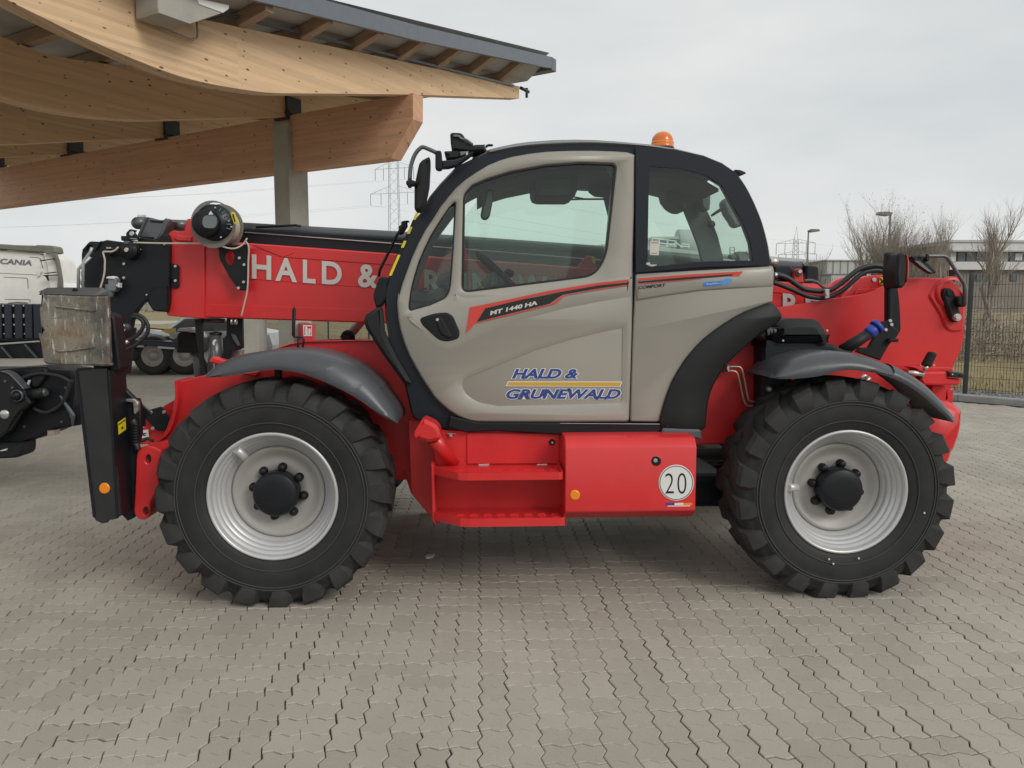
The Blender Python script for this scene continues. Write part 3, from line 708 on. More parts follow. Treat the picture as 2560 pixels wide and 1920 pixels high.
fender('front_fender', cr('M',(158,938),(220,860),(300,790),(400,738),(500,700),(620,665),(770,640),(940,618),(1100,610),(1250,612),(1400,628),(1550,660),(1700,710),(1830,770),(1950,840),(2080,945),(2212,1080))+cr('I',(1470,110),(1545,190),(1600,270),(1640,330),(1656,372),(1646,404)),
       cr('M',(160,940),(320,932),(480,915),(620,888),(770,862),(900,850),(1000,850),(1120,863),(1250,890),(1400,932),(1560,985))+cr('I',(1020,83),(1110,118),(1200,155),(1300,203),(1400,262),(1470,312),(1530,352),(1590,386),(1640,406)), -.01, .42, TH)
plate('fender_stay', BK, TH, [cr('M',(948,840),(1022,840),(1022,950),(948,950))], .2, .03)
plate('fender_sticker', M['yellow'], TH, [cr('M',(1030,862),(1105,878),(1100,884),(1030,880))], .25, .004, 0, False)
fender('rear_fender', cr('T',(112,1572),(135,1520),(190,1462),(260,1412),(350,1368),(450,1328),(550,1298),(680,1272),(800,1262),(900,1258),(1000,1264),(1120,1280),(1250,1310),(1380,1352),(1500,1402),(1630,1458),(1757,1520))+cr('W',(330,378),(450,432),(550,488),(650,556),(730,620),(800,685),(870,758),(930,825),(985,900),(1025,965),(1044,1000),(1036,1024)),
       cr('T',(116,1580),(170,1592),(230,1597),(350,1597),(480,1592),(600,1580),(720,1565),(840,1535),(950,1503),(1050,1490),(1150,1490),(1300,1512))+cr('W',(100,468),(200,487),(300,515),(400,548),(500,596),(600,652),(680,708),(750,762),(810,816),(860,860),(910,905),(970,952),(1034,1022)), -.01, .42, TH)
# ---- stabiliser folded up at the nose
ar = cr('S0',(191,920),(266,920),(301,1284),(292,1297),(280,1300),(272,1300),(267,1307),(255,1309),(240,1303),(231,1290),(229,1262))
ARM = plate('stabiliser_arm', mat('arm_paint', (.020,.022,.022), .5, var=.15), TH, [ar], .03, .02, .004)
plate('arm_side', BK, ARM, [cr('S0',(264,760),(310,905),(308,930),(311,971),(335,995),(350,1010),(352,1085),(341,1125),(338,1255),(333,1296),(318,1303),(300,1284),(262,925))], .20, .03, .006)
MB().obox(at(278,925,.05)+Vector((.0,.06,0)), at(303,1290,.05)+Vector((-.01,.06,0)), .17, .012, (0,1,0)).build('arm_web', BK, ARM)
MB().obox(at(197,925,.05)+Vector((.0,.06,0)), at(236,1290,.05)+Vector((.01,.06,0)), .17, .012, (0,1,0)).build('arm_web', BK, ARM)
MB().disc(*c1('C',829,1089), .024, 14, .01, 24, ch=.2).build('reflector', M['orange'], ARM)
wa, wb = at(278,925,.05)+Vector((0,.06,0)), at(303,1290,.05)+Vector((-.01,.06,0))
def web(t, dy, off=.0075): p = wa.lerp(wb, t); return p+Vector((off, dy, 0))
MB().add([web(.36,-.035), web(.34,.055), web(.425,.055), web(.445,-.035)], [(0,1,2,3)]).build('warning_sticker', M['yellow'], ARM, flip=False)
MB().add([web(.372,-.03,.0085), web(.354,.05,.0085), web(.362,.05,.0085), web(.38,-.03,.0085)], [(0,1,2,3)]).build('sticker_print', M['decal_black'], ARM, flip=False)
MB().add([web(.40,-.0,.0085), web(.395,.02,.0085), web(.412,.02,.0085), web(.417,0,.0085)], [(0,1,2,3)]).build('sticker_print', M['decal_black'], ARM, flip=False)
FT = hub('stabiliser_foot', TH, at(190, 820, .02))
fo = fil(cr('O',(660,905,20),(800,935),(1100,948),(1400,958),(1640,965),(1850,950,10),(1892,1659)))[:-1]+fil(cr('P',(1392,395,6),(1395,428,8),(1000,425),(700,420),(545,400,18),(525,300),(512,20)))+cr('O',(700,1640),(748,1560),(690,1475),(668,1200))
ft_ = MB().plate([fo], .0, .03, .010); 
o = ft_.build('foot_plate', M['foot'], FT); sharp(o)
plate('foot_joint', BK, FT, [fil([(215,760),(284,790,8),(300,925,8),(235,945)])], .065, .10, .008)
# ribs pressed in the sole and the folded top lip
rib = [cr('O',(940,1130),(1100,1150),(1400,1185),(1640,1215),(1640,1235),(1400,1210),(1100,1175),(950,1165)), cr('P',(700,232),(900,220),(1180,182),(1180,200),(900,240),(700,250))]
for rr_ in rib: plate('sole_rib', M['foot'], FT, [rr_], -.012, .02, .006)
lip = MB(); lw = cr('O',(662,900),(760,928),(1000,940),(1300,950),(1640,962),(1850,945)); hi_ = cr('O',(690,880),(815,826),(1000,820),(1300,820),(1780,824),(1850,880))
A_ = [at(u, v, .004) for u, v in lw]; B_ = [at(u, v, .16) for u, v in hi_]
lip.add(A_+B_+[p-Vector((0,0,.012)) for p in A_+B_], [(i, i+1, 7+i, 6+i) for i in range(5)]+[(12+i, 13+i, 19+i, 18+i) for i in range(5)]+[(6+i, 7+i, 19+i, 18+i) for i in range(5)])
lip.build('foot_lip', M['grey'], FT)
MB().disc(*c1('O',1278,866), .075, 5, .02, 16, 1.1).build('lip_hole', BK, FT)
fb = MB(); A2 = [at(u, v, .02) for u, v in cr('P',(545,410),(640,470),(1000,470),(1390,430))]
fb.add(A2+[p+Vector((0,.16,-.02)) for p in A2], [(i, i+1, 5+i, 4+i) for i in range(3)]); fb.build('foot_underside', M['post'], FT)
# stabiliser pivot bracket
bk_ = fil(cr('X',(105,735,20),(130,640,20),(205,592,10),(300,600,10),(420,650,10),(445,700,8),(402,800),(388,900),(400,1050),(412,1150,8),(330,1250,10),(290,1330),(286,1450,30),(255,1545,20),(165,1562,30),(95,1515,25),(72,1450,15),(88,1200),(100,900)))
hol = [[(c1('X',cx,cy)[0]+a*math.cos(i*.5236)/5.19, c1('X',cx,cy)[1]+b*math.sin(i*.5236)/5.19) for i in range(12)] for cx, cy, a, b in ((259,768,38,62),(228,1443,38,58))]
o = MB().plate([bk_]+hol, .18, .12, 0, [(.006,.05),(.004,.03),(.004,.03)]).build('stabiliser_bracket', RD, TH); sharp(o)
plate('bracket_pin', M['post'], TH, [hol[0]], .21, .05, .002); plate('bracket_pin', M['post'], TH, [hol[1]], .21, .05, .002)
plate('bracket_flange', RD, TH, [fil(cr('X',(225,612),(400,555),(430,545),(600,500),(560,620),(540,650),(470,690),(430,640),(360,630)))], .30, .10, .008)
plate('inner_bracket', RF, TH, [cr('X',(110,410),(160,370),(210,350),(225,240),(290,260),(470,70),(600,0),(600,420),(440,560),(120,580))], .62, .03, .004)
plate('hose_bracket', BK, TH, [fil(cr('X',(265,132,6),(440,80,8),(538,245,6),(490,400,8),(375,408,8),(215,235)))], .58, .012, .003)
bolts('bolt', TH, cr('X',(292,160),(462,158),(316,370)), .572, 4.3, M['steel'])
plate('sticker', M['white'], TH, [cr('X',(165,396),(262,385),(270,485),(170,495))], .61, .004, 0, False)
plate('sticker_print', M['decal_black'], TH, [cr('X',(195,430),(235,425),(232,436),(205,441),(205,452),(232,448),(232,458),(195,463))], .606, .002, 0, False)
hp = [at(*c1('X',x,y), .17) for x, y in ((60,265),(85,300),(92,420),(92,540),(120,600),(130,640))]
MB().tube(hp, .016, 10, 6).build('hose', M['hose'], TH)
for k in range(7): 
    p = at(*c1('X',90,330+36*k), .152); MB().tube([p+Vector((-.014,0,.002)), p+Vector((.014,0,.004))], .006, 6).build('hose_coil', M['plastic'], TH)
plate('valve_block', M['steel'], TH, [cr('Y',(450,386),(530,386),(575,420),(572,500),(540,540),(528,520),(520,420),(450,412))], .18, .02, .003)
plate('side_ear', BK, TH, [cr('Y',(430,280),(530,375),(588,376),(610,440),(700,520),(640,580),(640,660),(560,655),(540,420),(440,400))], .28, .012, .003)
MB().disc(*c1('Y',549,440), .172, 6.5, .015, 12).build('bolt', M['steel'], TH)
MB().tube([at(*c1('X',x,y), .5) for x, y in ((130,520),(180,530),(250,500),(300,520),(330,530))], .010, 8, 4).build('hose', M['hose'], TH)

# ---- boom
def bt(u): return 607+.0722*(u-622)            # measured top and bottom edges of the boom side
def bb(u): return 793+.032*(u-480)
BY = 1.20
bq = [(480,bb(480)),(2290,bb(2290)),(2290,bt(2290)),(480,bt(480))]
P_ = [at(u, v, BY) for u, v in bq]
BOOM = hub('boom', TH, at(1200, 700, BY+.2))
mb = MB()
def ext(p, y): return Vector((p.x, y, p.z))
up_ = (P_[3]-P_[0]).normalized()
sec = [(0,0.035),(0.02,0.0),(.34,0.0),(.36,.035),(.36,'t'),(.325,'T'),(.035,'T'),(0,'t')]
def srow(k0, k1):
    lo, hi = P_[k0], P_[k1]; h = (hi-lo).length; d = (hi-lo).normalized(); out = []
    for y, z in sec:
        zz = h-.035 if z == 't' else h if z == 'T' else z
        out.append(lo+d*zz+Vector((0, y, 0)))
    return out
ra, rb_ = srow(0, 3), srow(1, 2); m = len(ra)
mb.add(ra+rb_, [(i, (i+1) % m, m+(i+1) % m, m+i) for i in range(m)]+[tuple(range(m))[::-1], tuple(range(m, 2*m))])
mb.build('outer_section', RD, BOOM)
# front collar
col_ = fil(cr('R',(1335,330,30),(1400,305,20),(1660,395))+[(560,606),(560,796)]+cr('B',(1790,1085),(1450,1072,12),(1445,900),(1462,870),(1460,650)))
col_ = fil(cr('R',(1337,345,40),(1395,303,30),(1480,325,10),(1545,320),(1588,180),(1590,152),(1659,140))+[(500,560),(512,600),(512,797),(424,790,6)]+cr('R',(1308,1480,8),(1310,1250),(1340,1180),(1340,600)))
o = MB().plate([col_], 1.185, .012, .005).build('boom_collar', RD, BOOM); sharp(o)
MB().prism([[(at(u, v, 1.2).x, at(u, v, 1.2).z) for u, v in fil(cr('R',(1340,345,30),(1400,310,20),(1560,352))+[(470,600),(470,790)]+cr('R',(1310,1480,8),(1312,1250),(1342,1180)))]], lambda x, z: Vector((x, 1.197, z)), Vector((0,.37,0))).build('boom_collar', RD, BOOM)
plate('collar_rib', RD, BOOM, [fil(cr('R',(1400,440,8),(1430,370,10),(1659,392),(1659,470),(1480,462)))], 1.175, .02, .008)
plate('boom_sheet', RD, BOOM, [[(625,bt(625)+3),(2000,bt(2000)+3),(2000,bt(2000)+30),(706,bt(706)+30),(625,bt(625)+4)]], 1.194, .007, .003)
plate('weld_seam', RD, BOOM, [[(620,bt(620)+88),(1500,bt(1500)+88),(1500,bt(1500)+90.5),(620,bt(620)+90.5)]], 1.196, .005, .002)
plate('boom_sheet', RD, BOOM, [[(512,bb(512)-2),(980,bb(980)-2),(980,bb(980)-34),(512,bb(512)-34)]], 1.196, .005, .003)
wl = cat([at(u, v, 1.195) for u, v in cr('D',(795,552),(830,545),(860,530),(880,515))], 4)
MB().tube(wl, .005, 6).build('weld_seam', RD, BOOM)
# lettering on the boom side
for chs, l, r_, t0, b0 in (('H',629.3,678,637.5,697.5),('A',688,742.5,645,703.5),('L',757,789,650,707.5),('D',804.5,854.5,654,711),('&',895,946,661.5,719),
                          ('G',985,1040,668,727),('R',1061,1104,675.5,734),('U',1120,1168,680,739),('N',1181,1230,684.5,743),('E',1246,1281,688,747),('W',1291,1368,688.5,748),('A',1352,1404,697,756) if False else ('A',1364,1420,697,756),('L',1434,1466,701,760),('D',1481,1530,705,763)):
    sl = (r_-l)*.078
    text('boom_letter', chs, (l,b0-sl/2+.5), (r_,b0+sl/2+.5), (l,t0-sl/2), 1.19, M['letter'], BOOM, off=.028)
text('boom_letter', 'R', (1957,786), (1999,789), (1957,733), 1.19, M['letter'], BOOM, off=.03)
text('boom_letter', 'E', (2014,790), (2050,793), (2014,741), 1.19, M['letter'], BOOM, off=.03)
# inner duct and tube above the boom
def up2(u, v, y): return at(u, v, y)
tb = MB().tube([at(566,568,1.38), at(995,592,1.38), at(1518,629,1.38), at(1756,650,1.38), at(2000,668,1.38)], .038, 20); tb.build('hydraulic_tube', M['grey'], BOOM)
mb = MB(); rows = []
for u in (560, 1890):
    vt, vb = 573+.0695*(u-566), 612+.074*(u-622); a = at(u, vt, 1.30); b = at(u, vb, 1.30); rows += [a, b, b+Vector((0,.2,0)), a+Vector((0,.2,0))]
mb.add(rows, [(0,1,5,4),(1,2,6,5),(2,3,7,6),(3,0,4,7),(0,1,2,3),(4,5,6,7)]); mb.build('hose_duct', BK, BOOM)
MB().tube([at(612,581,1.29), at(1000,610,1.29), at(1512,651,1.29)], .0042, 6).build('pipe', M['steel'], BOOM)
MB().tube([at(640,568,1.31), at(740,563,1.3), at(752,566,1.3)], .008, 8).build('pipe', BK, BOOM)
plate('lifting_lug', RD, BOOM, [fil([(1108,643),(1128,632),(1140,600),(1160,600,6),(1166,630),(1176,647)])], 1.25, .04, .004)
plate('lifting_lug', RD, BOOM, [fil(cr('E',(1670,1280),(1720,1200,8),(1770,1165,14),(1820,1190,14),(1830,1270),(1880,1290)))], 1.22, .05, .004)
plate('sticker', M['yellow'], BOOM, [cr('E',(1795,1178),(1830,1185),(1825,1250),(1800,1225))], 1.215, .003, 0, False)
# head
hd = fil(cr('R',(128,640),(140,570),(240,458,6),(390,466),(480,440),(700,470),(790,450),(900,455),(940,400),(1180,440),(1230,370),(1320,370),(1345,460),(1340,1300),(1310,1440),(1120,1420,6),(1045,1310,10),(1040,1265,10),(960,1330),(880,1440),(830,1560),(815,1659),(500,1659),(360,1400),(130,1100)))
HEAD = plate('boom_head', BK, TH, [hd], 1.14, .05, .006)
plate('head_cheek', BK, HEAD, [hd], 1.31, .04, .006)
MB().prism([[(at(u, v, 1.14).x, at(u, v, 1.14).z) for u, v in fil(cr('R',(300,520),(600,500),(900,470),(1300,470),(1310,1280),(1050,1250),(800,1300),(420,1200)))]], lambda x, z: Vector((x, 1.19, z)), Vector((0,.12,0))).build('head_core', BK, HEAD)
MB().prism([[(at(u, v, 1.14).x, at(u, v, 1.14).z) for u, v in cr('R',(500,1659),(800,1659),(770,1900),(720,2300),(560,2300),(520,1900))]], lambda x, z: Vector((x, 1.10, z)), Vector((0,.14,0))).build('carriage', BK, HEAD)
plate('head_plate', BK, HEAD, [fil(cr('R',(1050,1260,6),(1070,1170,10),(1140,1090,10),(1310,1080),(1310,1430),(1125,1418,10),(1060,1340,10)))], 1.12, .02, .006)
plate('locking_plate', BK, HEAD, [fil(cr('R',(1150,800,10),(1330,775),(1420,770,8),(1475,795,10),(1475,1105,8),(1400,1112,12),(1385,1080),(1380,985),(1330,970),(1180,960,10)))], 1.165, .012, .003)
bolts('bolt', HEAD, cr('R',(1425,804),(1425,1005)), 1.155, 3.6, M['steel'])
bolts('bolt', HEAD, cr('R',(714,771),(710,966)), 1.130, 3.8, M['steel'])
bolts('bolt', HEAD, cr('R',(1255,1282),(1028,1200),(942,574),(1272,505)), 1.125, 2.2, M['steel'])
# hose roller, pulley, guide bracket
MB().lathe([(.0004,0),(.055,0),(.060,.010),(.050,.018),(.050,.032),(.060,.040),(.060,.05),(.0004,.05)], at(*c1('R',770,580), 1.075), seg=32).build('cable_pulley', BK, HEAD)
MB().disc(*c1('R',748,577), 1.068, 5.6, .012, 16).build('bolt', M['steel'], HEAD)
plate('pulley_guard', M['grey'], HEAD, [fil(cr('R',(700,470,4),(720,455,4),(805,455,6),(780,500,5),(710,495,5)))], 1.07, .07, .003)
plate('cable_guide', BK, HEAD, [fil(cr('R',(675,385),(745,385),(745,345),(800,288,4),(876,305),(850,335),(880,375),(905,400),(905,440),(690,452),(675,440)))], 1.09, .03, .003)
bolts('bolt', HEAD, cr('R',(822,352),), 1.08, 6.2, M['steel'])
plate('guide_pin', M['steel'], HEAD, [cr('R',(805,415),(895,425),(895,436),(805,426))], 1.08, .01, .001, False)
plate('guide_pin', M['steel'], HEAD, [fil(cr('R',(470,545),(485,540),(500,548),(525,540),(532,560),(470,565)))], 1.08, .03, .002)
plate('cable_clip', BK, HEAD, [cr('R',(460,570),(535,570),(535,620),(548,640),(520,660),(470,650),(460,630))], 1.09, .04, .003)
# head tube and upper block
MB().tube([at(*c1('R',885,210),1.36), at(*c1('R',1010,208),1.36)], [.040,.043], 24).build('tube_end', M['grey'], HEAD)
MB().lathe([(.0004,-.03),(.015,-.027),(.028,-.018),(.037,-.006),(.040,0)], at(*c1('R',885,210),1.36), 'x', 24).build('tube_dome', M['grey'], HEAD)
MB().tube([at(*c1('R',1340,228),1.36), at(*c1('R',1600,240),1.36)], .034, 20).build('tube_collar', M['grey'], HEAD)
ub = fil(cr('R',(890,392,6),(1010,118,6),(1105,135),(1110,158),(1255,165),(1290,140),(1350,150,6),(1362,180),(1180,442),(1120,445),(1120,420),(940,410)))
plate('head_block', M['grey'], HEAD, [ub], 1.20, .34, .008)
plate('block_recess', BK, HEAD, [cr('R',(1085,165),(1262,178),(1245,208),(1082,195))], 1.195, .01, .001)
plate('block_rib', M['grey'], HEAD, [cr('R',(895,390),(1010,125),(1045,130),(925,400))], 1.185, .03, .005)
plate('block_rib', M['grey'], HEAD, [cr('R',(1185,435),(1300,160),(1355,165),(1215,440))], 1.185, .03, .005)
plate('tube_cap', M['white'], HEAD, [cr('R',(895,90),(985,90),(980,125),(900,125))], 1.34, .05, .003)
# front tilt tube, two hydraulic pipes, connector
MB().tube([at(*c1('R',400,500),1.24), at(*c1('R',700,520),1.24)], .021, 16).build('tilt_tube', M['trim'], HEAD)
plate('head_bracket', M['trim'], HEAD, [fil(cr('R',(250,465),(395,470),(325,585),(285,580),(290,530,8),(250,500,10),(205,530,8),(195,575),(140,575)))], 1.12, .03, .003)
for pts in (((275,545),(255,610),(165,730),(155,800),(152,1110)), ((255,680),(110,820),(90,850),(88,1110))):
    MB().tube([at(*c1('R',x,y), 1.05) for x, y in pts], .010, 10).build('hydraulic_pipe', mat('pale_pipe', (.42,.45,.46), .4, metal=.4), HEAD)
cb_ = plate('connector_box', M['dash'], HEAD, [fil(cr('R',(490,985,5),(510,960,4),(590,960,4),(608,990,5),(605,1120,8),(580,1155),(500,1150,6)))], 1.06, .06, .006)
plate('connector_lid', M['white'], cb_, [cr('R',(470,955),(510,945),(570,940),(600,965),(585,985),(500,980),(470,975))], 1.05, .05, .004)
plate('connector_latch', M['white'], cb_, [cr('R',(605,1060),(625,1058),(630,1035),(652,1035),(652,1098),(630,1098),(625,1080),(605,1085))], 1.055, .04, .003)
MB().lathe([(.0004,.0),(.016,.01),(.022,.03),(.030,.05),(.030,.085)], at(*c1('R',535,1240),1.09), 'z', 16).build('connector_gland', M['dash'], cb_)
MB().tube([at(*c1('R',x,y), 1.07) for x, y in ((640,540),(600,580),(540,605),(440,605),(435,640),(455,720),(452,800),(450,880),(430,980),(410,1050),(390,1110))], .006, 8, 4).build('cable', M['rope'], HEAD)
# foot pin with white washer
MB().lathe([(.0004,-.01),(.019,-.01),(.022,0),(.022,.05),(.026,.05),(.026,.09)], at(*c1('O',2090,1520), .92), seg=28).build('pin', M['post'], HEAD)
MB().lathe([(.0215,-.008),(.029,-.008),(.030,0),(.030,.008),(.0215,.008)], at(*c1('O',2080,1522), .93), seg=28).build('washer', M['white'], HEAD)
MB().lathe([(.012,-.008),(.029,-.008),(.032,0),(.032,.03)], at(*c1('O',1960,1420), .97), seg=28).build('washer', M['dash'], HEAD)
for pts in (((320,330),(400,335),(480,390),(500,470),(460,560),(380,640),(240,720)), ((340,300),(440,310),(530,380),(575,480),(560,600),(480,690),(380,780),(200,860))):
    MB().tube([at(*c1('Q',x,y), 1.0) for x, y in pts], .0125, 10, 5).build('hose', M['hose'], HEAD)
for pts in (((260,715),(150,790)), ((215,920),(150,985))):
    MB().tube([at(*c1('Q',x,y), .99) for x, y in pts], .013, 10).build('hose_fitting', M['pipe'], HEAD)

# ---- cable reel on its black bracket
REEL = hub('cable_reel', TH, at(534, 562, 1.0))
ctr = at(533, 561, .99)
rf_ = at(533+56, 561, .99).x-ctr.x
holes = [[(ctr.x+.125*rf_/.15*math.cos(R(90+a))*1.0-.0, ctr.z+(.118 if k == 0 else .135)*math.sin(R(90+a))) for a, k in [(-22-(i*5),0) for i in range(7)]+[(-52+(i*5),1) for i in range(7)]]]
circ = [(ctr.x+rf_*math.cos(2*math.pi*i/48), ctr.z+rf_*1.06*math.sin(2*math.pi*i/48)) for i in range(48)]
hslot = [(ctr.x+(dx-1845)/3.456*(rf_/56)*.98, ctr.z-(dy-285)/3.456*(rf_/56)) for dx, dy in ((1822,105),(1850,96),(1905,100),(1940,118),(1958,140),(1955,152),(1900,135),(1850,122),(1824,120))]
MB().prism([circ, hslot], lambda x, z: Vector((x, .985, z)), Vector((0,.008,0))).build('flange', M['reel'], REEL)
MB().prism([circ], lambda x, z: Vector((x, 1.15, z)), Vector((0,.008,0))).build('flange', M['reel'], REEL)
MB().lathe([(rf_*.86,.995),(rf_*.90,1.0),(rf_*.88,1.02),(rf_*.9,1.04),(rf_*.88,1.06),(rf_*.9,1.08),(rf_*.88,1.10),(rf_*.9,1.12),(rf_*.87,1.145)], (ctr.x,0,ctr.z), seg=48).build('wound_cable', M['rope'], REEL)
hb = (ctr.x-.03*rf_/.15, 0, ctr.z+.0)
MB().lathe([(.0004,.92),(rf_*.56,.92),(rf_*.60,.928),(rf_*.64,.96),(rf_*.64,.985)], hb, seg=32).build('reel_hub', BK, REEL)
MB().lathe([(rf_*.0004,.955),(rf_*.80,.955),(rf_*.82,.985)], (ctr.x+.012,0,ctr.z+.01), seg=32).build('reel_cover', M['trim'], REEL)
plate('name_plate', M['dash'], REEL, [fil(cr('B',(1752,200,14),(1878,205,14),(1868,318,14),(1744,308,14)))], .915, .004, .001)
plate('warning_sign', M['white'], REEL, [cr('B',(1820,162),(1842,195),(1800,195))], .916, .003, 0, False)
plate('sticker', M['yellow'], REEL, [cr('B',(1990,180),(2026,172),(2056,262),(2022,276))], .98, .004, 0, False)
plate('sticker_print', M['decal_black'], REEL, [cr('B',(2004,192),(2018,190),(2036,258),(2026,260))], .978, .002, 0, False)
for dx, dy in ((1858,135),(1976,250),(1998,300),(1746,364),(1908,390)): bolts('bolt', REEL, cr('B',(dx,dy)), .95, 2.4, M['steel'])
for k in range(6):
    a = R(62-16*k); MB().tube([(ctr.x+.012+rf_*.62*math.cos(a), .95, ctr.z+rf_*.62*math.sin(a)), (ctr.x+.012+rf_*.80*math.cos(a), .95, ctr.z+rf_*.80*math.sin(a))], .004, 5).build('cover_rib', M['dash'], REEL)
bhole = [fil(cr('B',(1950,520,12),(2010,505,14),(2030,560,14),(2005,640,16),(1965,625,16),(1942,560,14)))]
o = MB().plate([fil(cr('B',(1890,470),(2142,450),(2145,850,8),(2062,852,10),(1990,745),(1893,580,14)))]+bhole, 1.12, .012, .003).build('reel_bracket', BK, TH); sharp(o)
bolts('bolt', TH, cr('B',(2066,570),(2107,628),(2103,778),(2058,829)), 1.105, 3.8, M['steel'])
MB().tube([at(*c1('B',x,y), 1.10) for x, y in ((2115,420),(2140,450),(2150,500),(2145,600),(2143,740),(2135,860),(2110,970),(2085,1075))], .0056, 8, 5).build('cable', M['rope'], TH)
MB().tube([at(*c1('R',x,y), 1.06) for x, y in ((850,478),(1200,488),(1659,492))]+[at(*c1('B',1830,447),1.0), at(*c1('B',2000,490), 1.0), at(*c1('B',2090,460), 1.02), at(*c1('B',2135,400), 1.02)], .0056, 8, 4).build('cable', M['rope'], TH)

# ---- what hangs below the boom front
plate('cylinder_bracket', BK, TH, [cr('Q',(1310,380),(1440,360),(1440,1000),(1500,1250),(1400,1290),(1380,900),(1330,600))], 1.25, .03)
plate('cylinder_bracket', BK, TH, [cr('Q',(1830,300),(2070,320),(2082,830),(1990,870),(1880,870),(1880,1180),(1780,1180),(1760,700),(1820,640))], 1.30, .04)
MB().tube([at(*c1('Q',1460,400),1.32), at(*c1('Q',1800,400),1.32)], .015, 16).build('cylinder_pin', M['grey'], TH)
MB().tube([at(*c1('Q',1655,600),1.33), at(*c1('Q',1655,1300),1.33)], [.041,.056], 20).build('lift_cylinder', M['grey'], TH)
MB().lathe([(.0004,.010),(.033,.008),(.045,0),(.041,-.014)], at(*c1('Q',1655,595),1.33), 'z', 20).build('cylinder_cap', BK, TH)
MB().tube([at(*c1('Q',1655,540),1.33), at(*c1('Q',1655,600),1.33)], .012, 10).build('cylinder_fitting', M['grey'], TH)
plate('cylinder_pipe', M['steel'], TH, [cr('Q',(1620,870),(1630,870),(1632,1180),(1620,1180))], 1.2, .01, 0, False)
plate('cylinder_mark', M['white'], TH, [fil(cr('Q',(1600,750),(1620,700),(1650,690),(1665,715),(1640,730),(1635,780),(1620,790)))], 1.24, .004, 0, False)
plate('latch_arm', M['grey'], TH, [fil(cr('Q',(1890,600),(1960,620),(2040,790),(2000,805),(1920,680)))], 1.28, .02, .004)
for x in (1900, 1960): MB().tube([at(*c1('Q',x,410),1.22), at(*c1('Q',x+28,410),1.22)], .02, 12).build('latch_pin', M['steel'], TH)
plate('wear_pad', M['dash'], TH, [cr('Q',(1740,285),(1900,290),(1850,340),(1720,345))], 1.24, .03, .003)
plate('bracket_foot', M['conc'], TH, [cr('Q',(1835,870),(2040,870),(2040,1000),(1835,1010))], 1.42, .1, .003)
HL = hub('headlamp', TH, at(*c1('Q',1210,720), 1.6))
plate('lamp_housing', PL, HL, [fil(cr('Q',(1022,600,18),(1150,560),(1400,640,30),(1410,880,20),(1380,915),(1030,905,20),(1018,880)))], 1.55, .16, .012)
plate('lamp_hood', M['white'], HL, [fil(cr('Q',(1030,570,30),(1060,510,30),(1250,500),(1330,540,30),(1410,640,20),(1412,668),(1330,590),(1040,575)))], 1.56, .14, .008)
MB().tube([at(*c1('Q',1270,910),1.62), at(*c1('Q',1330,1020),1.62), at(*c1('Q',1375,1290),1.62)], [.018,.020,.024], 14).build('lamp_stalk', M['dash'], HL)
bar = [at(*c1('Q',x,y), .62) for x, y in ((1570,1015),(1780,1075))]
plate('red_bar', RD, TH, [fil(cr('Q',(1545,1040,6),(1580,962,8),(1815,1030),(1760,1115),(1560,1065)))], .60, .06, .010)
plate('red_bar', RD, TH, [fil(cr('M',(690,868),(760,862),(775,880),(745,935),(580,895)))], .53, .03, .008)
plate('frame_top', RD, TH, [cr('AB',(430,735),(700,645),(960,605),(2060,588),(2060,596),(970,612),(700,655),(440,745))], .54, .05, .003)
MB().disc(*c1('M',1955,830), .548, 9.5, .012, 20).build('plug', RD, TH)
# wire hoop on the fender, black-ended tube on the far side
MB().tube([at(*c1('AB',x,y), .35) for x, y in ((885,740),(905,600),(900,555),(870,540),(750,535),(730,510),(735,90),(755,55),(765,90),(748,440),(745,520))], .006, 7).build('wire_hoop', BK, TH)
MB().tube([at(*c1('AB',x,y), .35) for x, y in ((812,735),(815,560))], .007, 7).build('wire_hoop', BK, TH)
a, b = at(*c1('AB',1600,560), 1.75), at(*c1('AB',1800,260), 1.75)+Vector((.2,0,.2))
MB().tube([a, b], .036, 20).build('exhaust_pipe', M['alu'], TH)
MB().tube([a-(b-a).normalized()*.02, a+(b-a).normalized()*.025], .046, 20).build('pipe_end', BK, TH)
MB().lathe([(.0004,0),(.050,0),(.053,.02)], at(*c1('AB',1620,540), 1.66), seg=20).build('pipe_flange', BK, TH)
plate('far_frame', RF, TH, [cr('AB',(1050,590),(1400,570),(1800,575),(2100,580),(2100,700),(1050,700))], 1.70, .03)

# ---- cab
YD = .215                                     # outer skin of the door
outline_front = cr('E',(770,328),(620,400),(480,550),(390,660),(330,780),(270,850),(200,960),(100,1180),(40,1350),(0,1490))+cr('K',(8,420),(30,560),(20,640))+[(970,864)]+cr('D',(1700,1400),(1830,1640))+cr('K',(215,1180),(240,1225),(430,1302),(600,1332))
outline_bot = cr('H',(480,277),(900,272),(1150,292),(1780,302),(1822,232))
outline_rear = [(1660,1052),(1930,700)]+cr('F',(1475,1260),(1450,1080),(1400,880),(1330,700),(1260,560),(1180,450),(1060,365),(900,300),(640,237),(430,205),(200,184),(0,171))+cr('E',(1700,167),(1500,172),(1300,186),(1150,205),(1000,236),(890,264))
shell = outline_front+outline_bot+outline_rear
g_main = fil(cr('E',(684,640,60),(668,1494,22),(1820,1352,140),(1925,1180,100),(2012,400,70),(1980,372),(1700,364),(1400,385),(1100,440),(1000,470),(880,508),(760,560)))
g_quart = fil(cr('E',(622,690,30),(600,1100),(575,1440,40),(545,1535,40),(400,1600),(215,1652,14),(212,1600),(225,1500),(240,1420),(265,1330),(300,1220),(345,1115),(400,1000),(500,840),(560,755)))
g_rear = fil(cr('F',(400,395,30),(395,1290,14),(900,1252),(1400,1235,20),(1400,1080),(1360,900),(1290,720),(1210,590),(1130,490),(1040,425),(900,365),(700,320),(500,300)))
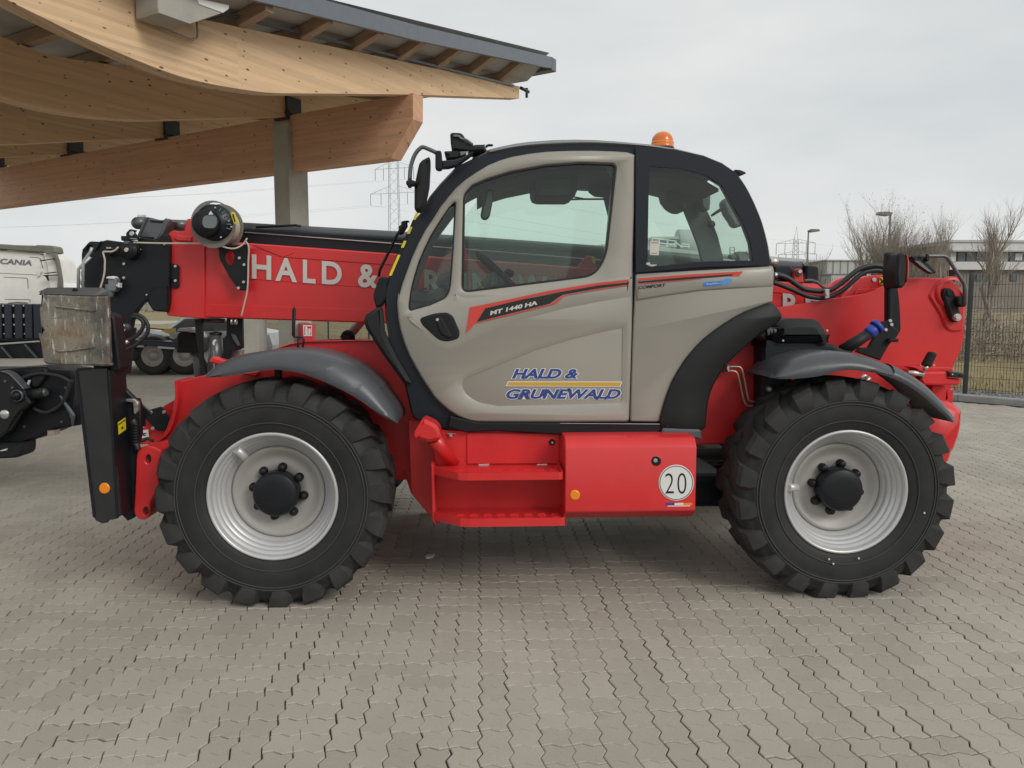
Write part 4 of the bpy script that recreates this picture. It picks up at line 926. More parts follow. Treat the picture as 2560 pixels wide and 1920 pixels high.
frame_holes = [fil(cr('E',(700,660,30),(690,1480),(1830,1345,60),(1910,1200),(1985,430,30),(1700,380),(1400,400),(1000,488),(760,580))),
               fil(cr('E',(608,720),(590,1100),(560,1440),(530,1520),(225,1636),(225,1500),(270,1340),(345,1125),(500,850)))]
r_hole = fil(cr('F',(420,640,0),(410,1270),(900,1222),(1320,1215),(1300,1060),(1240,900),(1150,740),(1050,560),(900,470),(700,420),(430,400)))
o = MB().plate([shell]+frame_holes+[r_hole], .262, .05, 0, [(.010,.35)]+[(.002,.04)]*3).build('cab_frame', M['trim'], TH); sharp(o, 40)
CAB = o
# far side of the cab: same frame, openings as seen through the near glass
fh1 = fil(cr('E',(205,1690),(300,1380),(385,1170),(430,1060),(612,818),(712,712),(800,665,20),(930,602),(1100,578),(1262,560),(1660,560),(1900,660),(1960,900),(1930,1160),(1800,1560),(900,1700)))
fh2 = fil([(1575,470)]+cr('F',(410,628),(590,680),(650,730),(730,780),(800,950),(850,1080),(892,1240),(560,1270))+[(1575,680)])
fh3 = fil(cr('F',(882,752),(950,730),(1135,642),(1190,700),(1262,900),(1300,1010),(1328,1140),(1332,1222),(1040,1228),(990,1050),(940,900)))
def far_shell(y=1.13):
    P = [at(q[0], q[1], .235) for q in shell]; return [(p.x, p.z) for p in P]
H_ = [[(lambda p: (p.x, p.z))(at(q[0], q[1], 1.03)) for q in h] for h in (fh1, fh2)]
MB().prism([far_shell()]+H_, lambda x, z: Vector((x, 1.03, z)), Vector((0,.04,0))).build('cab_far_frame', M['inter'], TH)
MB().prism([[(p.x, p.z) for p in [at(q[0], q[1], .235) for q in fil(cr('S0',(985,720),(1200,440),(1540,390),(1860,470),(1925,670),(1000,760)))]]], lambda x, z: Vector((x, 1.05, z)), Vector((0,.004,0))).build('far_glass', M['glass'], TH)
# roof skin, windscreen and rear window between the two sides
def strip(name, pts, y0, y1, m, th=.02, bulge=0, n=8):
    P = [at(q[0], q[1], .235) for q in pts]; mb = MB(); rows = []
    for p in P:
        rows.append([Vector((p.x, y0+(y1-y0)*k/n, p.z+bulge*(1-(2*k/n-1)**2))) for k in range(n+1)])
    k = n+1
    mb.add([v for r_ in rows for v in r_], [(i*k+j, i*k+j+1, (i+1)*k+j+1, (i+1)*k+j) for i in range(len(P)-1) for j in range(n)], True)
    low = [v-Vector((0,0,th)) for r_ in rows for v in r_]
    mb.add(low, [(i*k+j, i*k+j+1, (i+1)*k+j+1, (i+1)*k+j) for i in range(len(P)-1) for j in range(n)], True)
    return sharp(mb.build(name, m, TH, flip=False), 50)
roofline = outline_rear[3:][6:]
strip('roof', cr('E',(760,332),(890,262),(1000,234),(1150,203),(1300,184),(1500,170),(1700,165))+cr('F',(0,169),(200,182),(430,203),(640,235),(900,298),(1060,363),(1180,448)), .30, 1.07, mat('roof_skin', (.15,.155,.16), .42, var=.05), .03, .07)
strip('headliner', cr('E',(800,600),(900,540),(1100,480),(1400,420),(1700,400),(2000,405))+cr('F',(0,405),(400,420),(700,450),(900,500),(1050,590)), .27, 1.03, M['inter'], .01)
strip('windscreen', cr('E',(760,335),(620,405),(480,555),(390,665),(330,785),(200,965),(100,1185),(40,1355),(5,1490)), .29, 1.05, M['glass'], .004, 0)
strip('rear_window', cr('F',(1180,450),(1260,560),(1330,700),(1400,880),(1450,1080),(1472,1250)), .29, 1.05, M['glass'], .004, 0)
rim_o = cr('E',(890,264),(1000,236),(1150,205),(1300,186),(1500,172),(1700,166))+cr('F',(0,171),(200,184),(430,205),(640,237),(900,300),(1060,365),(1180,450),(1260,560),(1330,700),(1400,880),(1450,1080),(1475,1260))
rim_w = [7,10,12,13,14,14,13,12,12,12,11,10,9,8,7,6,5,5]
rim_i = []
for i, (q, w_) in enumerate(zip(rim_o, rim_w)):
    a_, b_ = Vector(rim_o[max(0, i-1)]), Vector(rim_o[min(len(rim_o)-1, i+1)]); t_ = (b_-a_).normalized(); rim_i.append((q[0]-t_.y*w_, q[1]+t_.x*w_))
o = MB().plate([cat(rim_o, 4)+cat(rim_i[::-1], 4)], .247, .05, 0, [(.012,.5)]).build('roof_rim', mat('roof_rim_grey', (.20,.205,.205), .42, var=.05), TH); sharp(o, 60)
strip('cab_back_wall', [(1925,664),(1924,760),(1920,860)], .26, 1.07, BK, .02)
MB().box(at(1100,1000,.23).x, at(1690,1000,.23).x,   .26, 1.07, .98, 1.02).build('cab_floor', BK, TH)
# door
door_o = fil(cr('E',(2172,300,44),(2166,335),(2160,800),(2146,1200))+cr('K',(1962,300),(1957,560),(1950,800),(1940,1100),(1936,1248,12),(1700,1249),(1400,1250),(1000,1249),(740,1247),(690,1240),(640,1225),(580,1198),(520,1160),(460,1110),(400,1050),(300,900),(250,812),(200,720),(160,620),(130,520),(112,420),(104,300),(112,230))+cr('E',(130,1520),(160,1410),(200,1300),(245,1180),(300,1060),(355,955),(420,860),(485,755),(560,660),(625,585),(700,520),(800,452),(900,392),(1000,350),(1100,320),(1250,293),(1400,275),(1600,267),(1800,266),(2000,272),(2100,280)))
recess = fil(cr('K',(612,945,60),(640,905,30),(900,800),(1200,680),(1500,590),(1750,530),(1888,504),(1884,900),(1880,1100,10),(1500,1112),(900,1125),(740,1095,60),(640,1030,60)))
D_ = hub('door', TH, at(1300, 800, YD))
skin = MB().plate([door_o, g_main, g_quart, recess], YD+.010, .022, 0, [(.010,.45),(.006,.3),(.006,.3),(.030,.62)])
skin.plate([door_o, g_main, g_quart], YD+.026, .012, .001)
o = skin.build('door_skin', BG, D_); sharp(o, 60)
band = fil(cr('K',(165,330,40),(190,395),(300,560),(400,660,30),(480,690,50),(560,668),(800,560),(1100,440),(1400,360),(1700,300),(1950,262),(1955,80,6),(1900,85),(1650,128),(1300,190),(900,240),(600,262,20),(560,200),(545,170),(520,250,40),(470,290),(330,350),(200,395)))
band = fil(cr('K',(172,420,30),(300,570),(400,655,30),(480,686,50),(560,664),(800,556),(1100,442),(1400,362),(1700,302),(1960,262),(1962,100,6),(1900,92),(1700,130),(1300,192),(900,246),(620,268,30),(560,230,20),(540,262,20),(470,310),(330,372),(215,404,20)))
o = MB().plate([band], YD+.001, .02, 0, [(.028,.5)]).build('door_band', BG, D_); sharp(o, 60)
for nm, g, in_ in (('window_seal', g_main, .011), ('quarter_seal', g_quart, .006)):
    Wl = [(lambda p: (p.x, p.z))(at(q[0], q[1], YD+.012)) for q in g]
    if area2(Wl) < 0: Wl = Wl[::-1]
    MB().prism([Wl, inset2(Wl, in_)], lambda x, z: Vector((x, YD+.014, z)), Vector((0,.02,0)), [(.001,.05),(.003,.2)]).build(nm, M['decal_black'], D_)
    MB().prism([inset2(Wl, in_*.6)], lambda x, z: Vector((x, YD+.024, z)), Vector((0,.004,0))).build('window_glass', M['glass'], D_)
plate('door_handle', PL, D_, [fil(cr('K',(278,430,26),(400,388,20),(500,382,30),(545,410,20),(600,540,40),(590,590,30),(500,616,30),(430,600,30),(300,480,20)))], YD-.006, .02, .006)
plate('handle_cup', BK, D_, [fil(cr('K',(295,432,20),(400,402,16),(495,396,26),(530,420,20),(586,542,30),(570,580,30),(500,596,30),(440,585,30),(320,480,20)))], YD-.008, .006, .004)
plate('handle_lever', PL, D_, [fil(cr('K',(425,415,8),(455,425,10),(540,575,10),(520,588,8),(450,560,20),(415,480,20)))], YD-.018, .012, .006)
MB().disc(*c1('K',421,440), YD-.022, 4, .01, 14).build('door_lock', M['steel'], D_)
# stripes, model name, company lettering
dd = YD-.0025
plate('stripe', M['decal_red'], D_, [cr('K',(678,342),(900,298),(1300,212),(1700,146),(1932,122),(1932,140),(1700,168),(1400,218),(1200,254),(800,348),(735,455),(648,548))], dd, .002, 0, False)
plate('stripe', M['decal_black'], D_, [cr('K',(800,352),(1100,280),(1400,222),(1700,170),(1932,146),(1932,160),(1700,190),(1420,240),(1380,262),(1310,312),(1000,388),(733,456))], dd-.001, .002, 0, False)
plate('stripe', M['decal_red'], D_, [cr('K',(735,460),(1000,394),(1315,317),(1390,266),(1424,246),(1700,195),(1932,164),(1932,170),(1700,203),(1430,250),(1395,282),(1350,316),(1000,404),(728,468))], dd-.001, .002, 0, False)
text('model_name', 'MT 1440 HA', c1('K',838,406), c1('K',1212,322), c1('K',843,371), dd-.002, M['letter'], D_, off=.045, shear=.0)
lb = YD+.0225
for st, bl, br, tl in (('HALD &', (1010,906), (1536,906), (1010,828)), ('GRUNEWALD', (965,1066), (1870,1066), (965,988))):
    ref = (st, .038, .32)
    text('company_outline', st, c1('K',*bl), c1('K',*br), c1('K',*tl), lb, M['white'], D_, off=.085, shear=.32, ref=ref)
    text('company_name', st, c1('K',*bl), c1('K',*br), c1('K',*tl), lb-.001, M['blue'], D_, off=.038, shear=.32)
plate('company_bar', M['white'], D_, [cr('K',(978,927),(1884,929),(1868,970),(960,966))], lb, .002, 0, False)
plate('company_bar', M['gold'], D_, [cr('K',(984,933),(1874,935),(1862,964),(970,960))], lb-.001, .002, 0, False)
# rear side panel
rp1 = fil(cr('L',(112,92,4),(600,62),(1000,40),(1345,17,6),(1357,60),(1350,200),(1342,345,4),(1310,352),(1205,390),(1100,430),(1000,482),(900,545),(810,608),(720,680),(640,762),(560,860),(495,960),(440,1060),(400,1160),(370,1250),(345,1340),(325,1424),(62,1422,4),(66,1200),(85,600)))
rrec = fil(cr('L',(100,565),(350,512),(600,480),(820,446,60),(760,540),(640,690),(520,850),(420,1020),(360,1180),(330,1260,40),(200,1275),(90,1285,6)))
o = MB().plate([rp1], YD+.010, .03, 0, [(.008,.3)]).build('rear_panel', BG, TH); sharp(o, 60); RPN = o
o = MB().plate([fil(cr('L',(112,334),(400,285),(700,243),(1000,222),(1346,204),(1350,24),(1000,46),(600,68),(114,98)))], YD, .02, 0, [(.016,.5)]).build('panel_band', BG, RPN); sharp(o, 60)
plate('stripe', M['decal_red'], RPN, [cr('L',(128,130),(600,92),(1075,66),(1040,108),(960,112),(975,92),(600,116),(128,150))], dd, .002, 0, False)
plate('stripe', M['decal_black'], RPN, [cr('L',(128,158),(600,116),(990,91),(968,106),(600,135),(128,172))], dd-.001, .002, 0, False)
plate('stripe', M['decal_red'], RPN, [cr('L',(128,176),(600,139),(700,132),(600,144),(128,184))], dd-.001, .002, 0, False)
text('trim_name', 'COMFORT', c1('L',128,226), c1('L',374,204), c1('L',132,197), dd-.001, M['decal_black'], RPN, off=.03, shear=.15)
plate('eco_badge', M['ltblue'], RPN, [fil(cr('L',(722,160,6),(900,150),(912,135),(940,130),(978,140),(960,165),(930,185),(890,192),(715,206,6)))], dd-.001, .002, 0, False)
plate('eco_badge_bar', mat('badge_blue', (.04,.16,.55), .4), RPN, [fil(cr('L',(728,166,4),(890,156,4),(882,186,4),(724,200,4)))], dd-.002, .002, 0, False)
text('eco_text', 'Stop&Start', c1('L',738,192), c1('L',878,182), c1('L',740,172), dd-.003, M['white'], RPN, off=.0, shear=.2)
plate('side_glass', M['glass'], TH, [fil(cr('F',(330,345),(330,1310),(900,1262),(1460,1245),(1430,1080),(1385,890),(1310,710),(1240,570),(1160,460),(1050,385),(900,320),(640,262)))], YD+.014, .004, 0, False)
# the printed black border on the glass
gb = [fil(cr('F',(308,338),(308,1318),(900,1270),(1474,1256),(1446,1080),(1398,885),(1325,705),(1252,566),(1175,458),(1058,378),(900,312),(640,252),(310,225))), r_hole]
Wl = [[(lambda p: (p.x, p.z))(at(q[0], q[1], YD+.01)) for q in g] for g in gb]
MB().prism(Wl, lambda x, z: Vector((x, YD+.010, z)), Vector((0,.004,0))).build('glass_border', M['trim'], TH)
plate('paper_notice', M['letter'], TH, [cr('V',(383,716),(516,720),(506,920),(374,916))], YD+.008, .002, 0, False)
plate('notice_head', M['decal_red'], TH, [cr('V',(400,732),(500,735),(499,745),(399,742))], YD+.0065, .001, 0, False)
plate('notice_foot', M['decal_black'], TH, [cr('V',(388,888),(480,892),(480,897),(388,893))], YD+.0065, .001, 0, False)
plate('window_catch', M['steel'], TH, [cr('F',(400,1232),(430,1228),(440,1250),(490,1245),(490,1258),(450,1270),(400,1252))], YD+.004, .01, .003)
# wheel arch
arch = fil(cr('L',(1342,352),(1390,400),(1428,458,10),(1424,492,10),(1380,535),(1240,620),(1160,690),(1080,760),(930,900),(870,990),(815,1080),(785,1160),(760,1250),(746,1360),(740,1462),(728,1486),(700,1500,6),(345,1500),(325,1426),(345,1340),(370,1250),(400,1160),(440,1060),(495,960),(560,860),(640,762),(720,680),(810,608),(900,545),(1000,482),(1100,430),(1205,390),(1310,355)))
o = MB().plate([arch], YD-.012, .06, .010).build('wheel_arch', M['plastic'], TH); sharp(o, 50)
o = MB().plate([arch], YD+.05, .30, .006).build('wheel_arch_liner', BK, TH)
plate('arch_flap', M['grey'], TH, [fil(cr('L',(352,1482,6),(520,1490),(700,1494,8),(706,1582,8),(690,1594),(650,1580),(340,1556,6)))], YD-.03, .05, .012)
bolts('bolt', TH, cr('L',(392,1466),), YD-.02, 4, BK)
plate('sill_strip', BK, TH, [cr('K',(740,1254),(1400,1256),(2190,1258),(2212,1290),(2160,1350),(1400,1352),(900,1322),(640,1330),(500,1290),(520,1200))], YD+.004, .04, .008)
plate('sill_edge', M['steel'], TH, [cr('K',(1390,1258),(2180,1262),(2190,1268),(1390,1262))], YD, .004, .001, False)
# front corner: wiper guard, mirror, hazard tape
plate('corner_guard', PL, TH, [fil(cr('D',(1478,1110,18),(1500,1060),(1560,1020),(1625,985,6),(1640,1010),(1660,1200),(1700,1300),(1760,1420),(1900,1659),(1830,1659),(1640,1400),(1500,1180)))], .20, .05, .02)
plate('wiper_motor', BK, TH, [fil(cr('D',(1620,730,10),(1700,735,10),(1690,900),(1640,985),(1590,1000),(1560,900,10),(1600,780)))], .26, .05, .01)
MB().tube([at(*c1('AA',x,y), .45) for x, y in ((230,1620),(240,1540),(340,1340),(440,1130),(510,1010))], .008, 8).build('wiper_arm', BK, TH)
plate('wiper_bracket', BK, TH, [fil(cr('AA',(500,945,4),(530,935),(590,930,4),(600,945),(570,950),(575,1000),(510,1100,6),(470,1100),(470,1000,6),(500,985)))], .45, .05, .005)
for k in range(9):
    a = 840+ k*85; x = 690-(k*85)*.43
    plate('hazard_tape', M['yellow'] if k % 2 == 0 or k > 5 else BK, TH, [cr('AA',(x-10,a),(x+24,a),(x+24-37,a+86),(x-8-37,a+86))], .256, .003, 0, False)
MI = hub('door_mirror', TH, at(1050, 480, .1))
o = plate('mirror_housing', PL, MI, [fil(cr('S',(520,1395,14),(522,1000),(560,800),(605,600,10),(660,545),(770,487,10),(792,510,10),(795,640),(775,1000),(735,1200),(715,1330),(650,1435,20),(560,1448,16)))], .08, .07, .018)
plate('mirror_pivot', BK, MI, [fil(cr('S',(380,900,6),(470,890,6),(520,905),(545,920),(585,790,8),(620,785,8),(625,850),(600,960,10),(560,975),(530,990),(465,1000),(462,1020),(405,1020,4),(405,980),(378,970,4)))], .06, .04, .008)
MB().tube([at(*c1('S',x,y), .10) for x, y in ((445,900),(458,700),(500,540),(560,420),(640,340),(690,335),(770,365),(870,410),(935,450))], .0108, 12, 5).build('mirror_arm', M['grey'], MI)
plate('mirror_clamp', BK, MI, [fil(cr('S',(885,400,5),(915,385,5),(990,388,6),(1000,520),(1005,560),(1000,700,6),(985,715),(945,725),(885,705,5)))], .08, .05, .006)
plate('mirror_bracket', M['trim'], MI, [fil(cr('S',(1000,560),(1100,555),(1220,545),(1330,510),(1440,460),(1530,400),(1540,430),(1460,500),(1260,640),(1110,680),(1000,685)))], .12, .06, .006)
WL = hub('work_lamp', TH, at(1170, 370, .35))
plate('lamp_housing', PL, WL, [fil(cr('S',(1140,95,8),(1180,70,6),(1340,78,16),(1395,150,10),(1395,190),(1440,215),(1540,250),(1540,290),(1590,280),(1720,280),(1770,370),(1770,410),(1500,420),(1170,390),(1150,250)))], .34, .14, .014)
plate('lamp_base', PL, WL, [fil(cr('S',(1035,395,10),(1160,390),(1480,395),(1440,470),(1300,530),(1070,550,10),(1065,500),(1085,480),(1050,455)))], .32, .1, .012)
MB().tube([at(*c1('S',x,y), .33) for x, y in ((1200,140),(1290,145),(1340,185),(1420,200),(1530,280))], .006, 7, 4).build('lamp_cable', M['dash'], WL)
plate('lamp_bracket', M['dash'], WL, [cr('S',(1320,410),(1470,395),(1440,440),(1320,480))], .30, .02, .003)
plate('lamp_stud', M['white'], WL, [cr('S',(1418,422),(1450,420),(1448,468),(1420,468))], .295, .01, .002, False)
MB().tube([at(*c1('S',x,y), .36) for x, y in ((1725,285),(1760,400)) ], .006, 6).build('lamp_clip', M['dash'], WL)
MB().tube([at(*c1('S',x,y), .40) for x, y in ((1760,330),(1800,300),(1860,300),(1870,285))], .007, 6, 4).build('lamp_cable', BK, WL)
BE = hub('beacon', TH, at(1655, 360, .6))
bc = at(1656, 366, .62); rb = (at(1683, 366, .62).x-at(1628, 366, .62).x)/2
MB().lathe([(rb*1.02,-.03),(rb*1.04,.0),(rb*1.0,.02),(rb*.99,.02),(rb*.97,.036),(rb*.88,.058),(rb*.68,.076),(rb*.36,.087),(.0004,.09)], bc-Vector((0,0,.005)), 'z', 28).build('beacon_lens', M['amber'], BE)
MB().lathe([(rb*.99,.012),(rb*1.01,.014),(rb*1.01,.020),(rb*.98,.022)], bc+Vector((0,0,.0)), 'z', 28).build('beacon_ring', M['orange'], BE)
MB().lathe([(rb*1.05,-.10),(rb*1.05,-.004),(rb*.9,.0)], bc-Vector((0,0,.005)), 'z', 28).build('beacon_base', BK, BE)
plate('rear_wiper', PL, TH, [fil(cr('F',(1170,428),(1212,430),(1260,450,4),(1262,462),(1222,478),(1200,460)))], .55, .05, .004)
MB().lathe([(.0004,.03),(.02,.028),(.028,.0),(.02,-.02)], at(*c1('F',1497,1225), .7), 'x', 16).build('rear_lamp_knob', M['steel'], TH)
# inside the cab
MB().box(at(*c1('E',1280,500),.7).x, at(*c1('E',1650,500),.7).x, .55, .95, at(*c1('E',1400,690),.7).z, at(*c1('E',1400,470),.7).z, .04).build('roof_console', M['inter'], TH)
plate('sun_visor', M['inter'], TH, [fil(cr('E',(1262,520),(1265,600),(1285,640,10),(1330,692,12),(1460,694,12),(1650,604,10),(1662,550),(1750,548,10),(1780,620),(1830,655),(1915,662),(1980,640),(1980,500)))], .80, .05, .01)
MB().tube([at(*c1('E',x,y), .82) for x, y in ((1500,690),(1700,684),(1915,684))], .006, 7).build('visor_rod', BK, TH)
MB().tube([at(*c1('E',x,y), .82) for x, y in ((1560,650),(1720,680))], .005, 7).build('visor_rod', BK, TH)
MB().tube([at(*c1('E',x,y), .45) for x, y in ((1010,466),(1100,445),(1250,425))], .006, 7).build('grab_rail', M['dash'], TH)
plate('interior_mirror', BK, TH, [fil(cr('E',(880,600,16),(925,592,14),(948,620,14),(940,700),(915,830,14),(890,862,14),(850,860,14),(832,830,14),(850,720)))], .40, .03, .008)
plate('mirror_glass', M['dash'], TH, [fil(cr('E',(905,615,10),(935,615,10),(935,680),(905,830,10),(870,850,10),(850,835,10),(870,740)))], .396, .004, .001)
plate('mirror_mount', BK, TH, [fil(cr('E',(806,668,8),(870,665),(870,740),(820,748,10),(806,710)))], .43, .04, .006)
sw_c = at(*c1('U',1700,860), .68); ax = (at(*c1('U',1900,1060), .68)-at(*c1('U',1490,650), .68)).normalized()
ring_ = []; 
side_ = Vector((0,1,0)); 
for i in range(33):
    a = 2*math.pi*i/32; ring_.append(at(*c1('U',1745,900), .68)+ax*(.19*math.cos(a))+side_*(.19*math.sin(a)))
MB().tube(ring_, .019, 12).build('steering_wheel', BK, TH)
MB().tube([at(*c1('U',1745,900),.68), at(*c1('U',1500,1130),.68)], [.05,.06], 14).build('steering_column', M['inter'], TH)
MB().tube([at(*c1('U',1790,870),.66), at(*c1('U',1860,830),.64), at(*c1('U',1930,870),.62)], [.008,.024,.022], 12).build('steering_knob', BK, TH)
plate('control_lever', M['dash'], TH, [fil(cr('U',(1590,860,10),(1650,870),(1710,980,10),(1690,1040),(1660,1075),(1580,1080)))], .60, .05, .008)
plate('dashboard', M['dash'], TH, [fil(cr('U',(100,1170),(300,1150),(500,1160,30),(640,1105,20),(740,1105,20),(800,1240,10),(830,1300),(640,1400),(400,1500),(100,1520)))], .62, .3, .02)
plate('dash_pod', M['inter'], TH, [fil(cr('U',(610,960,40),(700,860,50),(880,800),(1000,820),(1100,1000),(1000,1240),(830,1240),(770,1130,20),(640,1090,20)))], .72, .15, .03)
plate('dash_shelf', M['inter'], TH, [fil(cr('U',(160,1230),(400,1240),(640,1290,20),(650,1330),(500,1370),(160,1350)))], .56, .05, .012)
plate('dash_vent', BK, TH, [fil(cr('U',(290,1150,6),(380,1102,20),(460,1100,16),(470,1125),(400,1145)))], .60, .05, .006)
plate('driver_seat', M['inter'], TH, [fil([(1330,980),(1500,960),(1590,720),(1620,690,10),(1690,700,12),(1640,1000,30),(1560,1050),(1340,1040)])], .45, .45, .05)
plate('head_rest', M['inter'], TH, [fil(cr('F',(560,560,20),(590,680),(640,745,14),(700,776,14),(750,776),(740,560)))], .75, .22, .02)
plate('side_block', M['inter'], TH, [fil(cr('F',(870,560),(880,752),(918,786,12),(950,775,12),(955,720),(960,560)))], .9, .1, .01)
plate('speaker', M['inter'], TH, [fil(cr('F',(1060,700,16),(1130,650),(1260,780),(1262,900),(1200,926,14),(1165,912,14),(1140,866),(1100,810)))], .9, .1, .01)
MB().tube([at(*c1('F',x,y), .9) for x, y in ((1070,758),(1010,795),(962,828))], [.012,.010,.007], 8).build('wiper_lever', BK, TH)
MB().lathe([(.0004,-.012),(.022,-.01),(.026,0),(.022,.02)], at(*c1('F',962,902),.9), seg=18).build('knob', BK, TH)
plate('junction_box', M['dash'], TH, [fil(cr('V',(1640,900,6),(1660,862,4),(1870,870,4),(1885,1010),(1690,1010)))], .95, .08, .006)
plate('junction_plug', M['inter'], TH, [fil(cr('V',(1545,905,6),(1620,900,6),(1640,930),(1640,975),(1560,975,6)))], .93, .06, .006)
bolts('bolt', TH, cr('V',(1812,872),(1830,992)), .94, 4, M['white'])

# ---- rear: air box, tall side plate, tail lamp, mirror, tow bracket, counterweight
plate('air_box', M['plastic'], TH, [fil(cr('T',(195,935,10),(300,878,16),(480,856,30),(700,868,40),(765,905,30),(830,1010),(898,1160,8),(230,1162),(190,1120)))], .34, .5, .05)
plate('air_box_base', BK, TH, [fil(cr('T',(150,1130),(230,1166),(900,1168,6),(960,1210),(1045,1250,6),(1130,1262),(1130,1340),(500,1500),(320,1700),(300,2240),(20,2240),(30,1130)))], .36, .5, .02)
bolts('bolt', TH, cr('T',(284,1130),(822,1008)), .335, 2.8, M['steel'])
bl_ = [at(*c1('T',x,y), .30) for x, y in ((20,1080),(60,1040),(120,1010),(190,1000))]
MB().tube(bl_, [.018,.022,.023,.016], 14).build('intake_bellows', M['inter'], TH)
for x in (70, 110, 150): MB().tube([at(*c1('T',x,1052-(x-40)*.30), .30), at(*c1('T',x+9,1052-(x-31)*.30), .30)], .0255, 14).build('bellows_fold', M['plastic'], TH)
plate('intake_hood', PL, TH, [fil(cr('T',(150,968),(240,968,10),(262,985),(255,1000),(230,985),(180,980)))], .28, .06, .004)
MB().disc(*c1('AD',1240,848), .30, 7, .02, 20).build('clamp_ring', M['dash'], TH)
MB().disc(*c1('AD',1240,848), .295, 4.6, .02, 16).build('clamp_bolt', M['steel'], TH)
for pts in (((650,535),(800,535),(850,565),(880,660),(940,960),(970,1008),(1020,1018),(1075,1016)), ((650,595),(740,595),(790,625),(820,720),(880,980),(920,1060),(960,1080),(1022,1076))):
    MB().tube([at(*c1('AD',x,y), .44) for x, y in pts], .0058, 10, 3).build('brake_pipe', M['pipe'], TH)
plate('pipe_clamp', M['steel'], TH, [fil(cr('AD',(645,520,3),(690,512,3),(690,612,3),(640,612,3)))], .40, .05, .004)
bolts('bolt', TH, cr('AD',(600,600),(650,592)), .39, 2.8, BK)
tall = cr('T',(-200,790),(225,725),(600,668),(1000,604),(1200,572),(1360,540),(1450,505),(1545,455))+cr('G',(1100,740),(1180,690),(1250,685),(1350,682),(1450,684),(1580,696),(1640,730),(1688,800),(1704,870),(1705,905),(1700,1000),(1690,1180),(1665,1270),(1640,1320),(1600,1412),(1590,1560),(1560,1659))+cr('W',(1000,640),(975,800),(900,1200),(500,1200),(-700,1000),(-1100,500))
plate('tail_frame', RD, TH, [tall], 1.0, .045, .006)
plate('tail_frame', RD, TH, [tall], 1.66, .045, .006)
MB().box(at(2180,900,1.02).x, at(2395,900,1.02).x, 1.045, 1.66, .75, 1.05, .01).build('tail_bridge', RF, TH)
plate('pivot_boss', RD, TH, [fil(cr('G',(1410,830,14),(1480,712,14),(1580,700,10),(1630,728),(1690,800),(1704,870),(1700,1000),(1690,1110,10),(1600,1120,20),(1545,1090,16),(1500,980),(1440,880)))], .985, .02, .012)
pc = c1('G',1580,800)
MB().lathe([(.105,0),(.10,-.012),(.088,-.02),(.08,-.02)], at(pc[0], pc[1], .985), seg=40).build('pivot_ring', RD, TH)
plate('pivot_lock', M['plastic'], TH, [fil(cr('G',(1525,830,24),(1545,765,20),(1590,765,20),(1625,800,20),(1640,860),(1668,960),(1672,1010,20),(1640,1046,20),(1600,1030,20),(1550,900)))], .945, .03, .012)
MB().disc(*c1('G',1583,805), .938, 9, .01, 20).build('pin_hole', BK, TH)
MB().disc(*c1('G',1642,1000), .925, 9.6, .02, 20).build('pivot_washer', M['steel'], TH)
MB().disc(*c1('G',1642,1000), .912, 6, .02, 6).build('pivot_nut', M['steel'], TH)
# boom rear bosses and hoses above the tail plate
plate('boom_heel', RD, TH, [fil(cr('T',(1000,590),(1110,500),(1150,440),(1220,370),(1330,335,20),(1545,325),(1700,330),(1700,700),(1000,700)))], 1.15, .04, .008)
plate('boom_heel', RD, TH, [fil(cr('T',(860,450),(920,400),(1000,362),(1060,358),(1200,430),(1200,600),(860,600)))], 1.62, .04, .008)
plate('heel_strip', RD, TH, [fil(cr('T',(1180,520,6),(1200,505),(1450,488),(1400,530),(1200,560),(1150,580)))], 1.135, .02, .004)
MB().disc(*c1('T',1397,388), 1.14, 5.5, .01, 16).build('bolt', M['steel'], TH)
plate('sling_sign', M['yellow'], TH, [cr('T',(1458,355),(1545,362),(1540,445),(1455,442))], 1.143, .004, 0, False)
for a, b in (((1463,365),(1536,438)), ((1536,368),(1460,436))):
    MB().tube([at(*c1('T',*a), 1.139), at(*c1('T',*b), 1.139)], .0035, 5).build('sign_cross', M['decal_black'], TH)
plate('sign_hook', M['decal_black'], TH, [cr('T',(1492,400),(1500,400),(1500,425),(1488,434),(1478,424),(1484,420),(1490,424))], 1.139, .002, 0, False)
for pts, r_ in ((((185,335),(240,335),(330,365),(420,425),(520,490),(620,515),(760,525),(880,500),(990,430),(1100,340),(1200,265),(1290,230),(1390,215),(1480,225),(1560,255)), .0175), (((160,420),(240,445),(400,510),(560,580),(680,605),(780,605),(900,575),(1040,490),(1160,380),(1260,305),(1380,275),(1480,280),(1560,310)), .016)):
    MB().tube([at(*c1('T',x,y), .98) for x, y in pts], r_, 14, 5).build('hose', M['hose'], TH)
MB().tube([at(*c1('T',x,y), 1.05) for x, y in ((540,400),(620,395),(700,420),(760,470),(820,495))], .010, 8, 5).build('hose', M['inter'], TH)
plate('hose_clamp', M['steel'], TH, [cr('T',(790,505),(852,502),(852,612),(796,622))], .935, .02, .004)
bolts('bolt', TH, cr('T',(826,562),), .928, 3.2, M['white'])
MB().tube([at(*c1('T',172,330),.98), at(*c1('T',205,335),.98)], .018, 14).build('hose_fitting', M['steel'], TH)
plate('rear_block', M['trim'], TH, [fil(cr('T',(172,215),(350,212,16),(395,225,16),(412,260),(412,420),(172,330)))], 1.25, .25, .012)
plate('rear_block', M['plastic'], TH, [cr('T',(500,230),(570,212),(570,420),(545,420))], 1.35, .2, .006)
plate('rear_block', M['plastic'], TH, [fil(cr('T',(570,212),(700,225,8),(718,250),(718,420),(560,420)))], 1.30, .2, .008)
plate('link_plate', RD, TH, [fil(cr('T',(425,250,8),(520,250,8),(535,420),(415,420)))], 1.22, .03, .005)
MB().disc(*c1('T',478,300), 1.205, 9, .012, 20).build('link_washer', M['post'], TH)
